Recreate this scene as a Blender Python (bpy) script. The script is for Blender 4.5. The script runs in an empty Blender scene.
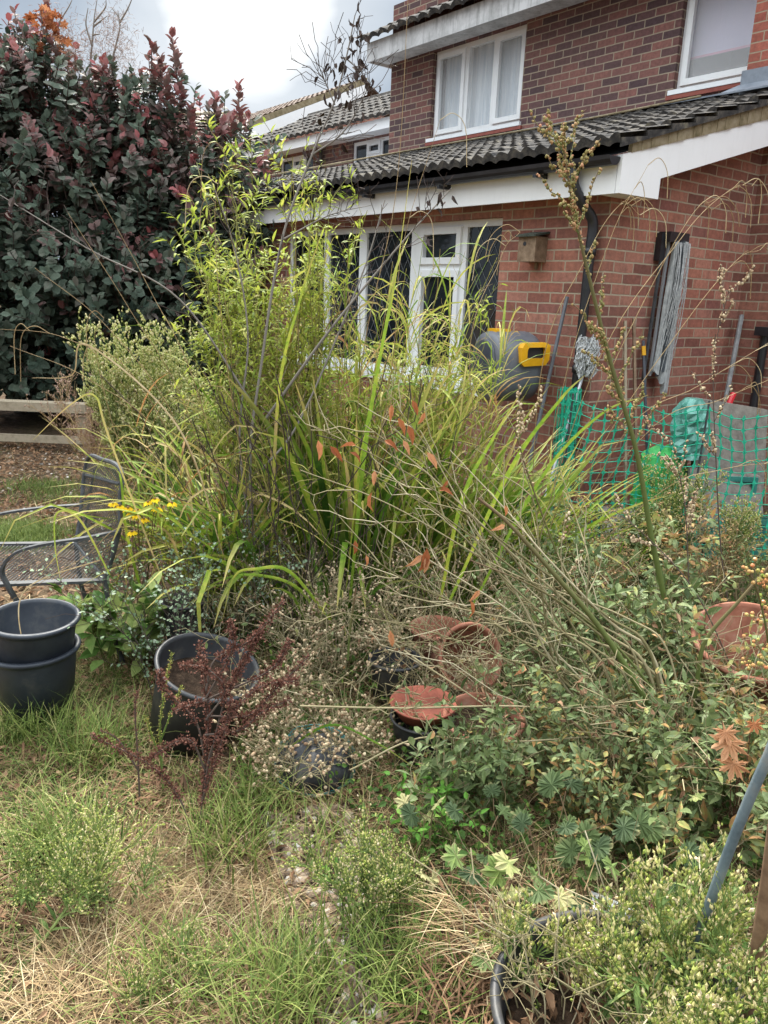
import bpy, math
import numpy as np
from math import sin, cos, radians, pi, sqrt
rng = np.random.default_rng(11)
C = bpy.context.scene.collection
U = lambda a, b, n=None: rng.uniform(a, b, n)
A = np.array
# ------------------------------------------------------------ camera numbers
FPX, CX, CY, EYE = 775.0, 384.0, 512.0, 1.6
_p, _r = radians(15.8), radians(2.28)
fwd = A([0, cos(_p), -sin(_p)])
_r0, _u0 = A([1.0, 0, 0]), A([0, sin(_p), cos(_p)])
cr = cos(_r) * _r0 + sin(_r) * _u0
cu = -sin(_r) * _r0 + cos(_r) * _u0
O = A([0, 0, EYE])
def ray(x, y): return fwd + cr * (x - CX) / FPX + cu * (CY - y) / FPX
def G(x, y, z=0.0):
    d = ray(x, y); return O + (z - EYE) / d[2] * d
def at(x, y, D):                       # the point seen at a pixel, D metres ahead (horizontal)
    d = ray(x, y); return O + D / d[1] * d
def projv(P):
    d = P - O; z = d @ fwd
    return CX + FPX * (d @ cr) / z, CY - FPX * (d @ cu) / z
def nrm(v): return v / np.maximum(np.linalg.norm(v, axis=-1, keepdims=True), 1e-9)

# ------------------------------------------------------------ mesh builder
class MB:
    def __init__(s): s.V = []; s.T = []; s.Gd = []; s.Q = []; s.R = []; s.UV = None; s.n = 0; s.P = []
    def add(s, V, quads=None, tris=None, t=0.5, g=0.0, polys=None):
        V = np.asarray(V, float).reshape(-1, 3); m = len(V)
        s.V.append(V); s.T.append(np.broadcast_to(np.asarray(t, float), (m,)).copy())
        s.Gd.append(np.broadcast_to(np.asarray(g, float), (m,)).copy())
        if quads is not None and len(quads): s.Q.append(np.asarray(quads, np.int64).reshape(-1, 4) + s.n)
        if tris is not None and len(tris): s.R.append(np.asarray(tris, np.int64).reshape(-1, 3) + s.n)
        if polys:
            for p in polys: s.P.append([i + s.n for i in p])
        s.n += m
    def build(s, name, mat, parent=None, smooth=False, loc=None):
        V = np.concatenate(s.V); T = np.concatenate(s.T); Gd = np.concatenate(s.Gd)
        if parent is not None and not root_of(parent).get('localframe'): V = V - A(world_loc(parent))
        if loc is not None: V = V - A(loc)
        Q = np.concatenate(s.Q) if s.Q else np.zeros((0, 4), int)
        R = np.concatenate(s.R) if s.R else np.zeros((0, 3), int)
        me = bpy.data.meshes.new(name)
        loops = np.concatenate([Q.ravel(), R.ravel()] + [A(p) for p in s.P]).astype(np.int32)
        tot = np.concatenate([np.full(len(Q), 4), np.full(len(R), 3), A([len(p) for p in s.P], dtype=int)]).astype(np.int32)
        st = np.concatenate([[0], np.cumsum(tot)[:-1]]).astype(np.int32)
        me.vertices.add(len(V)); me.vertices.foreach_set('co', V.astype(np.float32).ravel())
        me.loops.add(len(loops)); me.loops.foreach_set('vertex_index', loops)
        me.polygons.add(len(tot)); me.polygons.foreach_set('loop_start', st); me.polygons.foreach_set('loop_total', tot)
        me.polygons.foreach_set('use_smooth', np.full(len(tot), bool(smooth)))
        for nm, arr in (('t', T), ('g', Gd)):
            a = me.attributes.new(nm, 'FLOAT', 'POINT'); a.data.foreach_set('value', arr.astype(np.float32))
        me.update(calc_edges=True); me.validate()
        me.materials.append(mat)
        o = bpy.data.objects.new(name, me); C.objects.link(o)
        if parent is not None: o.parent = parent
        if loc is not None: o.location = loc
        return o
    # --- solids
    def box(s, x0, x1, y0, y1, z0, z1, bev=0.0, t=0.5):
        x0, x1 = min(x0, x1), max(x0, x1); y0, y1 = min(y0, y1), max(y0, y1); z0, z1 = min(z0, z1), max(z0, z1)
        V = [(x, y, z) for z in (z0, z1) for y in (y0, y1) for x in (x0, x1)]
        s.add(V, [(0, 2, 3, 1), (4, 5, 7, 6), (0, 1, 5, 4), (2, 6, 7, 3), (0, 4, 6, 2), (1, 3, 7, 5)], t=t)
    def bar(s, a, b, w, h, up=(0, 0, 1), t=0.5):
        a = A(a, float); b = A(b, float); d = nrm(b - a); sd = nrm(np.cross(d, A(up, float))); uu = np.cross(sd, d)
        V = [p + sd * i * w / 2 + uu * j * h / 2 for p in (a, b) for j in (-1, 1) for i in (-1, 1)]
        s.add(V, [(0, 1, 3, 2), (4, 6, 7, 5), (0, 4, 5, 1), (2, 3, 7, 6), (0, 2, 6, 4), (1, 5, 7, 3)], t=t)
    def prism(s, poly, ext, t=0.5):        # poly: list of 3D points, ext: vector
        poly = [A(p, float) for p in poly]; n = len(poly); e = A(ext, float)
        V = poly + [p + e for p in poly]
        s.add(V, [(i, (i + 1) % n, n + (i + 1) % n, n + i) for i in range(n)], polys=[list(range(n))[::-1], list(range(n, 2 * n))], t=t)
    def tubes(s, P, R, n=4, t=0.5, cap=False):
        P = np.asarray(P, float)
        if P.ndim == 2: P = P[None]
        N, K, _ = P.shape
        R = np.broadcast_to(np.asarray(R, float), (N, K)) if np.ndim(R) != 1 or len(np.atleast_1d(R)) == K else np.asarray(R)[:, None] * np.ones((1, K))
        T = nrm(np.gradient(P, axis=1))
        d = np.abs(P[:, -1] - P[:, 0]); ref = np.zeros((N, 3)); ref[np.arange(N), d.argmin(1)] = 1
        sd = nrm(np.cross(T, ref[:, None, :])); uu = np.cross(T, sd)
        an = np.arange(n) * 2 * pi / n
        V = P[:, :, None, :] + R[:, :, None, None] * (np.cos(an)[:, None] * sd[:, :, None, :] + np.sin(an)[:, None] * uu[:, :, None, :])
        idx = np.arange(N * K * n).reshape(N, K, n); a = idx[:, :-1]; b = idx[:, 1:]
        q = np.stack([a, np.roll(a, -1, 2), np.roll(b, -1, 2), b], -1).reshape(-1, 4)
        tt = np.broadcast_to(np.asarray(t, float).reshape(-1, 1, 1) if np.ndim(t) else t, (N, K, n)).ravel()
        g = np.broadcast_to(np.linspace(0, 1, K)[None, :, None], (N, K, n)).ravel()
        polys = []
        if cap: polys = [list(idx[i, 0][::-1]) for i in range(N)] + [list(idx[i, -1]) for i in range(N)]
        s.add(V.reshape(-1, 3), q, t=tt, g=g, polys=polys)
    def lathe(s, prof, c, n=40, axis=(0, 0, 1), sq=1.0, t=0.5):
        prof = A(prof, float); K = len(prof); ax = nrm(A(axis, float))
        ref = A([1.0, 0, 0]) if abs(ax[0]) < .9 else A([0, 1.0, 0]); sd = nrm(np.cross(ax, ref)); uu = np.cross(ax, sd)
        an = np.arange(n) * 2 * pi / n
        V = A(c, float) + prof[:, 1][:, None, None] * ax + prof[:, 0][:, None, None] * (np.cos(an)[:, None] * sd + sq * np.sin(an)[:, None] * uu)[None]
        idx = np.arange(K * n).reshape(K, n); a = idx[:-1]; b = idx[1:]
        s.add(V.reshape(-1, 3), np.stack([a, np.roll(a, -1, 1), np.roll(b, -1, 1), b], -1).reshape(-1, 4), t=t)
    # --- foliage
    def blades(s, base, az, L, W, th0, th1, t=0.5, seg=6, fold=0.0, pw=1.2, roll=0.0, kind='strap', kink=None, floor=0.004):
        base = np.asarray(base, float); N = len(base); o = np.ones(N)
        az, L, W, th0, th1, t, roll = [np.asarray(q, float) * o for q in (az, L, W, th0, th1, t, roll)]
        sv = np.linspace(0, 1, seg + 1); th = th0[:, None] + (th1 - th0)[:, None] * sv[None] ** pw
        if kink is not None:               # (position, extra angle)
            th = th + np.asarray(kink[1])[:, None] * (sv[None] > np.asarray(kink[0])[:, None])
        hd = np.stack([np.cos(az), np.sin(az), 0 * az], -1)
        tm = (th[:, :-1] + th[:, 1:]) / 2; ds = (L / seg)[:, None]
        hx = np.concatenate([np.zeros((N, 1)), np.cumsum(np.sin(tm) * ds, 1)], 1)
        hz_ = np.concatenate([np.zeros((N, 1)), np.cumsum(np.cos(tm) * ds, 1)], 1)
        P = base[:, None] + hd[:, None] * hx[..., None] + A([0, 0, 1.0]) * hz_[..., None]
        P[..., 2] = np.maximum(P[..., 2], floor)
        sd = np.stack([-np.sin(az), np.cos(az), 0 * az], -1)[:, None] * np.ones((1, seg + 1, 1))
        nn = -np.cos(th)[..., None] * hd[:, None] + np.sin(th)[..., None] * A([0, 0, 1.0])
        cR, sR = np.cos(roll)[:, None, None], np.sin(roll)[:, None, None]
        sd, nn = sd * cR + nn * sR, nn * cR - sd * sR
        if kind == 'strap': w = np.minimum(1, .65 + sv * 1.2) * (1 - sv ** 4) + .02
        elif kind == 'lance': w = np.sin(np.clip(sv * .92 + .08, 0, 1) * pi) ** .7 + .02
        else: w = (1 - sv ** 1.6) + .03
        ww = (W[:, None] * w[None] / 2)[..., None]
        if fold:
            V = np.stack([P - sd * ww + nn * ww * fold, P, P + sd * ww + nn * ww * fold], 2); m = 3
        else:
            V = np.stack([P - sd * ww, P + sd * ww], 2); m = 2
        idx = np.arange(N * (seg + 1) * m).reshape(N, seg + 1, m)
        q = np.stack([idx[:, :-1, :-1], idx[:, :-1, 1:], idx[:, 1:, 1:], idx[:, 1:, :-1]], -1).reshape(-1, 4)
        tt = np.broadcast_to(t[:, None, None], (N, seg + 1, m)).ravel(); g = np.broadcast_to(sv[None, :, None], (N, seg + 1, m)).ravel()
        s.add(V.reshape(-1, 3), q, t=tt, g=g)
        return P
    def leaves(s, p, d, nr, L, W, t=0.5, tpl='oval'):
        p = np.asarray(p, float); N = len(p)
        if N == 0: return
        o = np.ones(N); L = np.asarray(L) * o; W = np.asarray(W) * o; t = np.asarray(t) * o
        d = nrm(np.asarray(d, float) + np.zeros((N, 3))); sd = nrm(np.cross(d, np.asarray(nr, float) + np.zeros((N, 3)) + 1e-4)); nn = np.cross(sd, d)
        V0, Q, R = TPL[tpl]; m = len(V0)
        V = p[:, None] + d[:, None] * (V0[None, :, 0:1] * L[:, None, None]) + sd[:, None] * (V0[None, :, 1:2] * W[:, None, None]) + nn[:, None] * (V0[None, :, 2:3] * L[:, None, None])
        off = (np.arange(N) * m)[:, None, None]
        s.add(V.reshape(-1, 3), (Q[None] + off).reshape(-1, 4) if len(Q) else None, (R[None] + off).reshape(-1, 3) if len(R) else None,
              t=np.repeat(t, m), g=np.tile(V0[:, 0], N))
    def blobs(s, p, r, t=0.5, ax=None, el=1.0, hi=False):
        p = np.asarray(p, float); N = len(p)
        if N == 0: return
        r = np.asarray(r) * np.ones(N); t = np.asarray(t) * np.ones(N)
        ax = nrm(np.asarray(ax) + np.zeros((N, 3))) if ax is not None else nrm(rng.normal(size=(N, 3)))
        ref = nrm(rng.normal(size=(N, 3))); a = nrm(np.cross(ax, ref)); b = np.cross(ax, a)
        V0, F0 = SPH if hi else OCT
        V = p[:, None] + r[:, None, None] * (a[:, None] * V0[None, :, 0:1] + b[:, None] * V0[None, :, 1:2] + ax[:, None] * V0[None, :, 2:3] * el)
        off = (np.arange(N) * len(V0))[:, None, None]
        s.add(V.reshape(-1, 3), None, (F0[None] + off).reshape(-1, 3), t=np.repeat(t, len(V0)))

OCT = (A([(1, 0, 0), (-1, 0, 0), (0, 1, 0), (0, -1, 0), (0, 0, 1), (0, 0, -1)], float),
       A([(0, 2, 4), (2, 1, 4), (1, 3, 4), (3, 0, 4), (2, 0, 5), (1, 2, 5), (3, 1, 5), (0, 3, 5)]))
def _sph():
    V, F = OCT; V = list(map(tuple, V)); F = F.tolist()
    for _ in range(1):
        nf = []; mid = {}
        def m(a, b):
            k = (min(a, b), max(a, b))
            if k not in mid: v = nrm(A(V[a]) + A(V[b])); V.append(tuple(v)); mid[k] = len(V) - 1
            return mid[k]
        for a, b, c in F:
            x, y, z = m(a, b), m(b, c), m(c, a); nf += [(a, x, z), (x, b, y), (z, y, c), (x, y, z)]
        F = nf
    return A(V, float), A(F)
SPH = _sph()
def _fan(out):
    V = [(0, 0, 0)] + [(u, v, w) for u, v, w in out]
    return A(V, float), np.zeros((0, 4), int), A([(0, i, i + 1) for i in range(1, len(out))])
def _palm(lobes, depth, cu_=.42, spread=2.3):
    out = []; ns = 6; n = lobes * ns
    for i in range(n + 1):
        ph = -spread + 2 * spread * i / n; k = (i % ns) / ns; c_ = 1 - abs(2 * k - 1)            # 0 in the notch, 1 on the rib
        r = depth + (1 - depth) * c_ ** .75; r *= 1 + (.07 if i % 2 else -.05)
        r *= .56 * (1 - .30 * abs(ph) / spread) * (1 + .08 * sin(i * 2.3))
        out.append((cu_ + r * cos(ph), r * sin(ph) * 1.1, -.16 * r + .05 * c_ + .03 * sin(i * 1.7)))
    mid = [(cu_ + (u - cu_) * .5, v * .5, (.035 if i % ns == ns // 2 else -.03) ) for i, (u, v, w) in enumerate(out)]
    m_ = len(out); V = [(cu_, 0, 0)] + mid + out + [(0, 0, .05)]
    F = [(0, i + 1, i + 2) for i in range(m_ - 1)]
    for i in range(m_ - 1): F += [(1 + i, 1 + m_ + i, 2 + m_ + i), (1 + i, 2 + m_ + i, 2 + i)]
    F += [(0, 1, 2 * m_ + 1), (0, 2 * m_ + 1, m_)]
    return A(V, float), np.zeros((0, 4), int), A(F)
TPL = {
    'oval': (A([(0, 0, 0), (.35, -.5, .06), (.35, 0, 0), (.35, .5, .06), (.72, -.36, .01), (.72, 0, -.05), (.72, .36, .01), (1, 0, -.14)]),
             A([(1, 4, 5, 2), (2, 5, 6, 3)]), A([(0, 1, 2), (0, 2, 3), (4, 7, 5), (5, 7, 6)])),
    'round': (A([(0, 0, 0), (.22, -.45, .04), (.22, 0, -.01), (.22, .45, .04), (.65, -.5, .02), (.65, 0, -.03), (.65, .5, .02), (.97, -.16, -.06), (.97, .16, -.06)]),
             A([(1, 4, 5, 2), (2, 5, 6, 3), (4, 7, 8, 5)]), A([(0, 1, 2), (0, 2, 3), (5, 8, 6)])),
    'dia': (A([(0, 0, 0), (.42, -.5, .05), (1, 0, -.08), (.42, .5, .05)]), np.zeros((0, 4), int), A([(0, 1, 2), (0, 2, 3)])),
    'lance': (A([(0, 0, 0), (.3, -.5, .04), (.3, .5, .04), (.65, -.4, -.04), (.65, .4, -.04), (1, 0, -.2)]), A([(1, 3, 4, 2)]), A([(0, 1, 2), (3, 5, 4)])),
    'curl': (A([(0, 0, 0), (.3, -.5, .1), (.3, 0, -.03), (.3, .5, .1), (.7, -.35, .0), (.7, 0, -.12), (.7, .35, .05), (1, .1, -.38)]),
             A([(1, 4, 5, 2), (2, 5, 6, 3)]), A([(0, 1, 2), (0, 2, 3), (4, 7, 5), (5, 7, 6)])),
    'palm': _palm(5, .58), 'maple': _palm(7, .42, spread=2.5), 'scal': _palm(9, .80, spread=2.7),
}
def root_of(o):
    while o.parent is not None: o = o.parent
    return o
def world_loc(o):
    p = A(o.location, float)
    while o.parent is not None: o = o.parent; p = p + A(o.location)
    return p

# ------------------------------------------------------------ naming
def tag(o, label=None, cat=None, group=None, kind=None):
    if label: o['label'] = label
    if cat: o['category'] = cat
    if group: o['group'] = group
    if kind: o['kind'] = kind
    return o
def thing(name, loc, label, cat, group=None, rz=0.0, local=False):
    o = bpy.data.objects.new(name, None); C.objects.link(o); o.location = loc; o.rotation_euler = (0, 0, rz); o.empty_display_size = .1
    if local: o['localframe'] = True
    return tag(o, label, cat, group)

# ------------------------------------------------------------ curves
def cat_(pts, k=8):                    # Catmull-Rom through points
    P = A(pts, float); P = np.vstack([2 * P[0] - P[1], P, 2 * P[-1] - P[-2]]); out = []
    for i in range(1, len(P) - 2):
        for s_ in np.linspace(0, 1, k, endpoint=False):
            a, b, c, d = P[i - 1], P[i], P[i + 1], P[i + 2]
            out.append(.5 * (2 * b + (c - a) * s_ + (2 * a - 5 * b + 4 * c - d) * s_ ** 2 + (3 * b - a - 3 * c + d) * s_ ** 3))
    out.append(P[-2]); return A(out)
def px(*pts):                          # [(x,y,D),...] -> points
    return [at(*q) for q in pts]
def stems(base, n, H, r0=.05, spread=.25, lean=(0, 0), k=7, wob=.02, hv=.25, pw=1.5):
    base = A(base, float); az = U(0, 2 * pi, n); r = r0 * np.sqrt(U(0, 1, n))
    b = base + np.stack([r * np.cos(az), r * np.sin(az), 0 * az], -1)
    h = H * U(1 - hv, 1, n); sp = spread * U(.2, 1, n) * h
    s_ = np.linspace(0, 1, k)
    az2 = az + rng.normal(0, .5, n)
    off = np.stack([sp * np.cos(az2) + lean[0] * h, sp * np.sin(az2) + lean[1] * h], -1)
    P = np.zeros((n, k, 3)); P[:, :, :2] = b[:, None, :2] + off[:, None] * (s_ ** pw)[None, :, None]
    P[:, :, 2] = b[:, None, 2] + h[:, None] * (s_ - .12 * s_ ** 3)[None]
    P += rng.normal(0, wob, P.shape) * np.minimum(s_ * 2, 1)[None, :, None]
    return P
def along(P, n, s0, s1, pick=None):
    N, K, _ = P.shape; i = rng.integers(0, N, n) if pick is None else np.repeat(np.arange(N), pick)
    n = len(i); s_ = U(s0, s1, n) * (K - 1); j = np.minimum(s_.astype(int), K - 2); f = (s_ - j)[:, None]
    a, b = P[i, j], P[i, j + 1]
    return a + (b - a) * f, nrm(b - a)
def radial(T, amt=1.0):
    r = nrm(np.cross(T, rng.normal(size=T.shape))); return r
def branch(P, n, s0, s1, L, out=1.0, up=.3, k=4, wob=.01, pick=None, droop=0.0):
    p, T = along(P, n, s0, s1, pick); n = len(p)
    d = nrm(T * .7 + radial(T) * out + A([0, 0, up])); l = L * U(.5, 1, n)
    s_ = np.linspace(0, 1, k)
    Q = p[:, None] + d[:, None] * (l[:, None] * s_)[..., None] + A([0, 0, 1.0]) * ((up * .4 - droop) * l[:, None] * (s_ ** 2)[None])[..., None]
    Q += rng.normal(0, wob, Q.shape) * s_[None, :, None]
    Q[..., 2] = np.maximum(Q[..., 2], .01)
    return Q

# ------------------------------------------------------------ materials
def mat(name, col=(.5, .5, .5), rough=.6, spec=.5, metal=0.0):
    m = bpy.data.materials.new(name); m.use_nodes = True; n = m.node_tree.nodes; b = n['Principled BSDF']
    b.inputs['Base Color'].default_value = (*col, 1); b.inputs['Roughness'].default_value = rough
    b.inputs['Specular IOR Level'].default_value = spec; b.inputs['Metallic'].default_value = metal
    return m, m.node_tree, b
def ramp(nt, stops, fac=None, interp='LINEAR'):
    r = nt.nodes.new('ShaderNodeValToRGB'); r.color_ramp.interpolation = interp; e = r.color_ramp.elements
    while len(e) < len(stops): e.new(.5)
    for el, (p, c) in zip(e, stops): el.position = p; el.color = (*c, 1) if len(c) == 3 else c
    if fac is not None: nt.links.new(fac, r.inputs[0])
    return r
def noise(nt, scale, detail=4, rough=.6, vec=None, dist=0.0):
    n = nt.nodes.new('ShaderNodeTexNoise'); n.inputs['Scale'].default_value = scale; n.inputs['Detail'].default_value = detail
    n.inputs['Roughness'].default_value = rough; n.inputs['Distortion'].default_value = dist
    if vec is not None: nt.links.new(vec, n.inputs['Vector'])
    return n
def attr(nt, nm):
    a = nt.nodes.new('ShaderNodeAttribute'); a.attribute_name = nm; return a.outputs['Fac']
def geo(nt): return nt.nodes.new('ShaderNodeNewGeometry').outputs['Position']
def mixc(nt, f, a, b, mode='MIX'):
    m = nt.nodes.new('ShaderNodeMix'); m.data_type = 'RGBA'; m.blend_type = mode
    for i, v in ((0, f), (6, a), (7, b)):
        if hasattr(v, 'links'): nt.links.new(v, m.inputs[i])
        else: m.inputs[i].default_value = v if i == 0 else (*v, 1)
    return m.outputs[2]
def bump(nt, b, h, st=.3, dist=.01):
    u = nt.nodes.new('ShaderNodeBump'); u.inputs['Strength'].default_value = st; u.inputs['Distance'].default_value = dist
    nt.links.new(h, u.inputs['Height']); nt.links.new(u.outputs[0], b.inputs['Normal'])
def rough_mat(name, stops, scale=8, rough=.7, bmp=.3, bscale=60, spec=.3, bd=.004):
    m, nt, b = mat(name, rough=rough, spec=spec); g = geo(nt)
    nt.links.new(ramp(nt, stops, noise(nt, scale, 6, .65, g).outputs[0]).outputs[0], b.inputs['Base Color'])
    if bmp: bump(nt, b, noise(nt, bscale, 5, .6, g).outputs[0], bmp, bd)
    return m
def leafm(name, stops, rough=.6, spec=.16, trans=.3, tip=None, tipcol=(.3, .2, .08), nz=.5):
    """foliage: colour by each leaf's own value t, mottled a little, light passes through"""
    m, nt, b = mat(name, rough=rough, spec=spec); g = geo(nt)
    n = noise(nt, 35, 3, .6, g)
    ma = nt.nodes.new('ShaderNodeMath'); ma.operation = 'MULTIPLY_ADD'; nt.links.new(n.outputs[0], ma.inputs[0]); ma.inputs[1].default_value = nz
    sb = nt.nodes.new('ShaderNodeMath'); sb.operation = 'SUBTRACT'; nt.links.new(attr(nt, 't'), sb.inputs[0]); sb.inputs[1].default_value = nz / 2
    nt.links.new(sb.outputs[0], ma.inputs[2])
    c = ramp(nt, stops, ma.outputs[0]).outputs[0]
    if tip is not None:
        r = ramp(nt, [(tip, (0, 0, 0)), (1, (1, 1, 1))], attr(nt, 'g')).outputs[0]
        c = mixc(nt, r, c, tipcol)
    nt.links.new(c, b.inputs['Base Color'])
    if trans:
        tr = nt.nodes.new('ShaderNodeBsdfTranslucent'); nt.links.new(c, tr.inputs[0])
        mx = nt.nodes.new('ShaderNodeMixShader'); mx.inputs[0].default_value = trans
        out = nt.nodes['Material Output']; nt.links.new(b.outputs[0], mx.inputs[1]); nt.links.new(tr.outputs[0], mx.inputs[2]); nt.links.new(mx.outputs[0], out.inputs[0])
    return m
# ================================================================= materials of the place
def brickm(name, stops, mortar, bmp=.5):
    m, nt, b = mat(name, rough=.9, spec=.15); L = nt.links
    tc = nt.nodes.new('ShaderNodeTexCoord'); sp = nt.nodes.new('ShaderNodeSeparateXYZ'); L.new(tc.outputs['Object'], sp.inputs[0])
    ad = nt.nodes.new('ShaderNodeMath'); ad.operation = 'ADD'; L.new(sp.outputs[0], ad.inputs[0]); L.new(sp.outputs[1], ad.inputs[1])
    cb = nt.nodes.new('ShaderNodeCombineXYZ'); L.new(ad.outputs[0], cb.inputs[0]); L.new(sp.outputs[2], cb.inputs[1])
    wn = noise(nt, 9, 2, .5, cb.outputs[0]); vm = nt.nodes.new('ShaderNodeVectorMath'); vm.operation = 'MULTIPLY_ADD'
    L.new(wn.outputs['Color'], vm.inputs[0]); vm.inputs[1].default_value = (.008, .008, 0); L.new(cb.outputs[0], vm.inputs[2])
    br = nt.nodes.new('ShaderNodeTexBrick'); L.new(vm.outputs[0], br.inputs['Vector']); br.inputs['Scale'].default_value = 1
    br.inputs['Color1'].default_value = (0, 0, 0, 1); br.inputs['Color2'].default_value = (1, 1, 1, 1); br.inputs['Mortar'].default_value = (.5, .5, .5, 1)
    br.inputs['Mortar Size'].default_value = .0062; br.inputs['Mortar Smooth'].default_value = .25
    br.inputs['Brick Width'].default_value = .225; br.inputs['Row Height'].default_value = .075
    c = ramp(nt, stops, br.outputs['Color']).outputs[0]
    n1 = noise(nt, 30, 5, .65, cb.outputs[0]); c = mixc(nt, .55, c, ramp(nt, [(.25, (.25, .25, .25)), (.75, (.8, .8, .8))], n1.outputs[0]).outputs[0], 'OVERLAY')
    mp = nt.nodes.new('ShaderNodeMapping'); mp.inputs['Scale'].default_value = (22, 3, 1); L.new(cb.outputs[0], mp.inputs[0])
    n3 = noise(nt, 1, 4, .6, mp.outputs[0]); c = mixc(nt, ramp(nt, [(.45, (0, 0, 0)), (.8, (.35, .35, .35))], n3.outputs[0]).outputs[0], c, (.07, .045, .045))
    n2 = noise(nt, .9, 4, .6, cb.outputs[0]); c = mixc(nt, ramp(nt, [(.38, (0, 0, 0)), (.75, (.55, .55, .55))], n2.outputs[0]).outputs[0], c, (.11, .075, .06))
    mo = mixc(nt, n1.outputs[0], mortar, tuple(v * .55 for v in mortar))
    c = mixc(nt, br.outputs['Fac'], c, mo); L.new(c, b.inputs['Base Color'])
    s = nt.nodes.new('ShaderNodeMath'); s.operation = 'MULTIPLY_ADD'; L.new(br.outputs['Fac'], s.inputs[0]); s.inputs[1].default_value = -1.2; L.new(n1.outputs[0], s.inputs[2])
    bump(nt, b, s.outputs[0], bmp, .008); return m
M = {}
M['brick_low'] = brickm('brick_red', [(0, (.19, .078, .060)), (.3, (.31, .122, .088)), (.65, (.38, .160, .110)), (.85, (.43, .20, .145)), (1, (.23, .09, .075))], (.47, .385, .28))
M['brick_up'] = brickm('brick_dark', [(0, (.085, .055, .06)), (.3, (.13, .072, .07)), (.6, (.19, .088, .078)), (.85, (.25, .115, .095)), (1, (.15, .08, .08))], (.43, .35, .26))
M['brick_new'] = brickm('brick_bright', [(0, (.30, .085, .06)), (1, (.42, .13, .09))], (.42, .34, .24))
def dirtywhite(name, base, dirt, amt=.5, rough=.35):
    m, nt, b = mat(name, rough=rough, spec=.4); g = geo(nt)
    n = noise(nt, 3.5, 7, .72, g); n2 = noise(nt, 40, 4, .6, g)
    mp = nt.nodes.new('ShaderNodeMapping'); mp.inputs['Scale'].default_value = (9, 9, 1.3); nt.links.new(g, mp.inputs[0]); n3 = noise(nt, 2, 4, .7, mp.outputs[0])
    c = mixc(nt, ramp(nt, [(.42, (0, 0, 0)), (.85, (amt, amt, amt))], n.outputs[0]).outputs[0], base, dirt)
    c = mixc(nt, ramp(nt, [(.5, (0, 0, 0)), (.75, (amt * .8,) * 3)], n3.outputs[0]).outputs[0], c, dirt)
    nt.links.new(c, b.inputs['Base Color']); bump(nt, b, n2.outputs[0], .1, .002); return m
M['upvc'] = dirtywhite('white_plastic', (.82, .83, .83), (.45, .44, .40), .22)
M['fascia'] = dirtywhite('white_paint', (.86, .86, .86), (.5, .49, .45), .12, .5)
M['fascia_old'] = dirtywhite('weathered_white', (.66, .66, .66), (.16, .16, .15), .85, .7)
M['tile'] = rough_mat('roof_tile', [(.25, (.018, .017, .018)), (.45, (.045, .042, .040)), (.58, (.09, .08, .07)), (.70, (.17, .15, .11)), (.85, (.07, .08, .035))], 14, .9, .8, 90, .2, .006)
M['tile_far'] = rough_mat('roof_tile_brown', [(.3, (.10, .07, .055)), (.7, (.21, .155, .12))], 5, .9, .5, 30)
M['verge'] = rough_mat('verge_mortar', [(.3, (.12, .10, .05)), (.5, (.25, .20, .12)), (.75, (.36, .31, .22))], 10, .95, .6, 70)
M['lead'] = rough_mat('lead_sheet', [(.3, (.12, .14, .17)), (.7, (.27, .30, .34))], 5, .5, .3, 20, .5)
M['black'] = rough_mat('black_plastic', [(.3, (.010, .010, .012)), (.8, (.03, .03, .035))], 12, .38, .1, 80, .5)
M['sill'] = rough_mat('sill_tile', [(.3, (.20, .05, .04)), (.7, (.3, .09, .06))], 14, .6)
m, nt, b = mat('window_glass', (.012, .016, .02), .04, .5)
nt.links.new(ramp(nt, [(.35, (.006, .008, .010)), (.7, (.03, .035, .04))], noise(nt, 2.2, 3, .5, geo(nt)).outputs[0]).outputs[0], b.inputs['Base Color']); M['glass_dark'] = m
m, nt, b = mat('clear_glass', (1, 1, 1), .03, .5); b.inputs['Alpha'].default_value = .22; M['glass'] = m
m, nt, b = mat('net_curtain', (.6, .68, .76), .8, .1)
mp = nt.nodes.new('ShaderNodeMapping'); mp.inputs['Scale'].default_value = (14, 14, 1.2); nt.links.new(geo(nt), mp.inputs[0])
nt.links.new(ramp(nt, [(.3, (.34, .44, .52)), (.7, (.70, .76, .80))], noise(nt, 1.5, 3, .5, mp.outputs[0]).outputs[0]).outputs[0], b.inputs['Base Color']); M['curtain'] = m
M['blind'] = rough_mat('lilac_blind', [(.3, (.40, .42, .60)), (.7, (.55, .50, .66))], 1.2, .7, 0)
M['roomdark'] = mat('room_wall', (.05, .06, .075), .9)[0]
M['pinkish'] = mat('pink_edge', (.55, .25, .38), .6)[0]
M['leadstrip'] = mat('lead_came', (.16, .17, .18), .5)[0]

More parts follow.
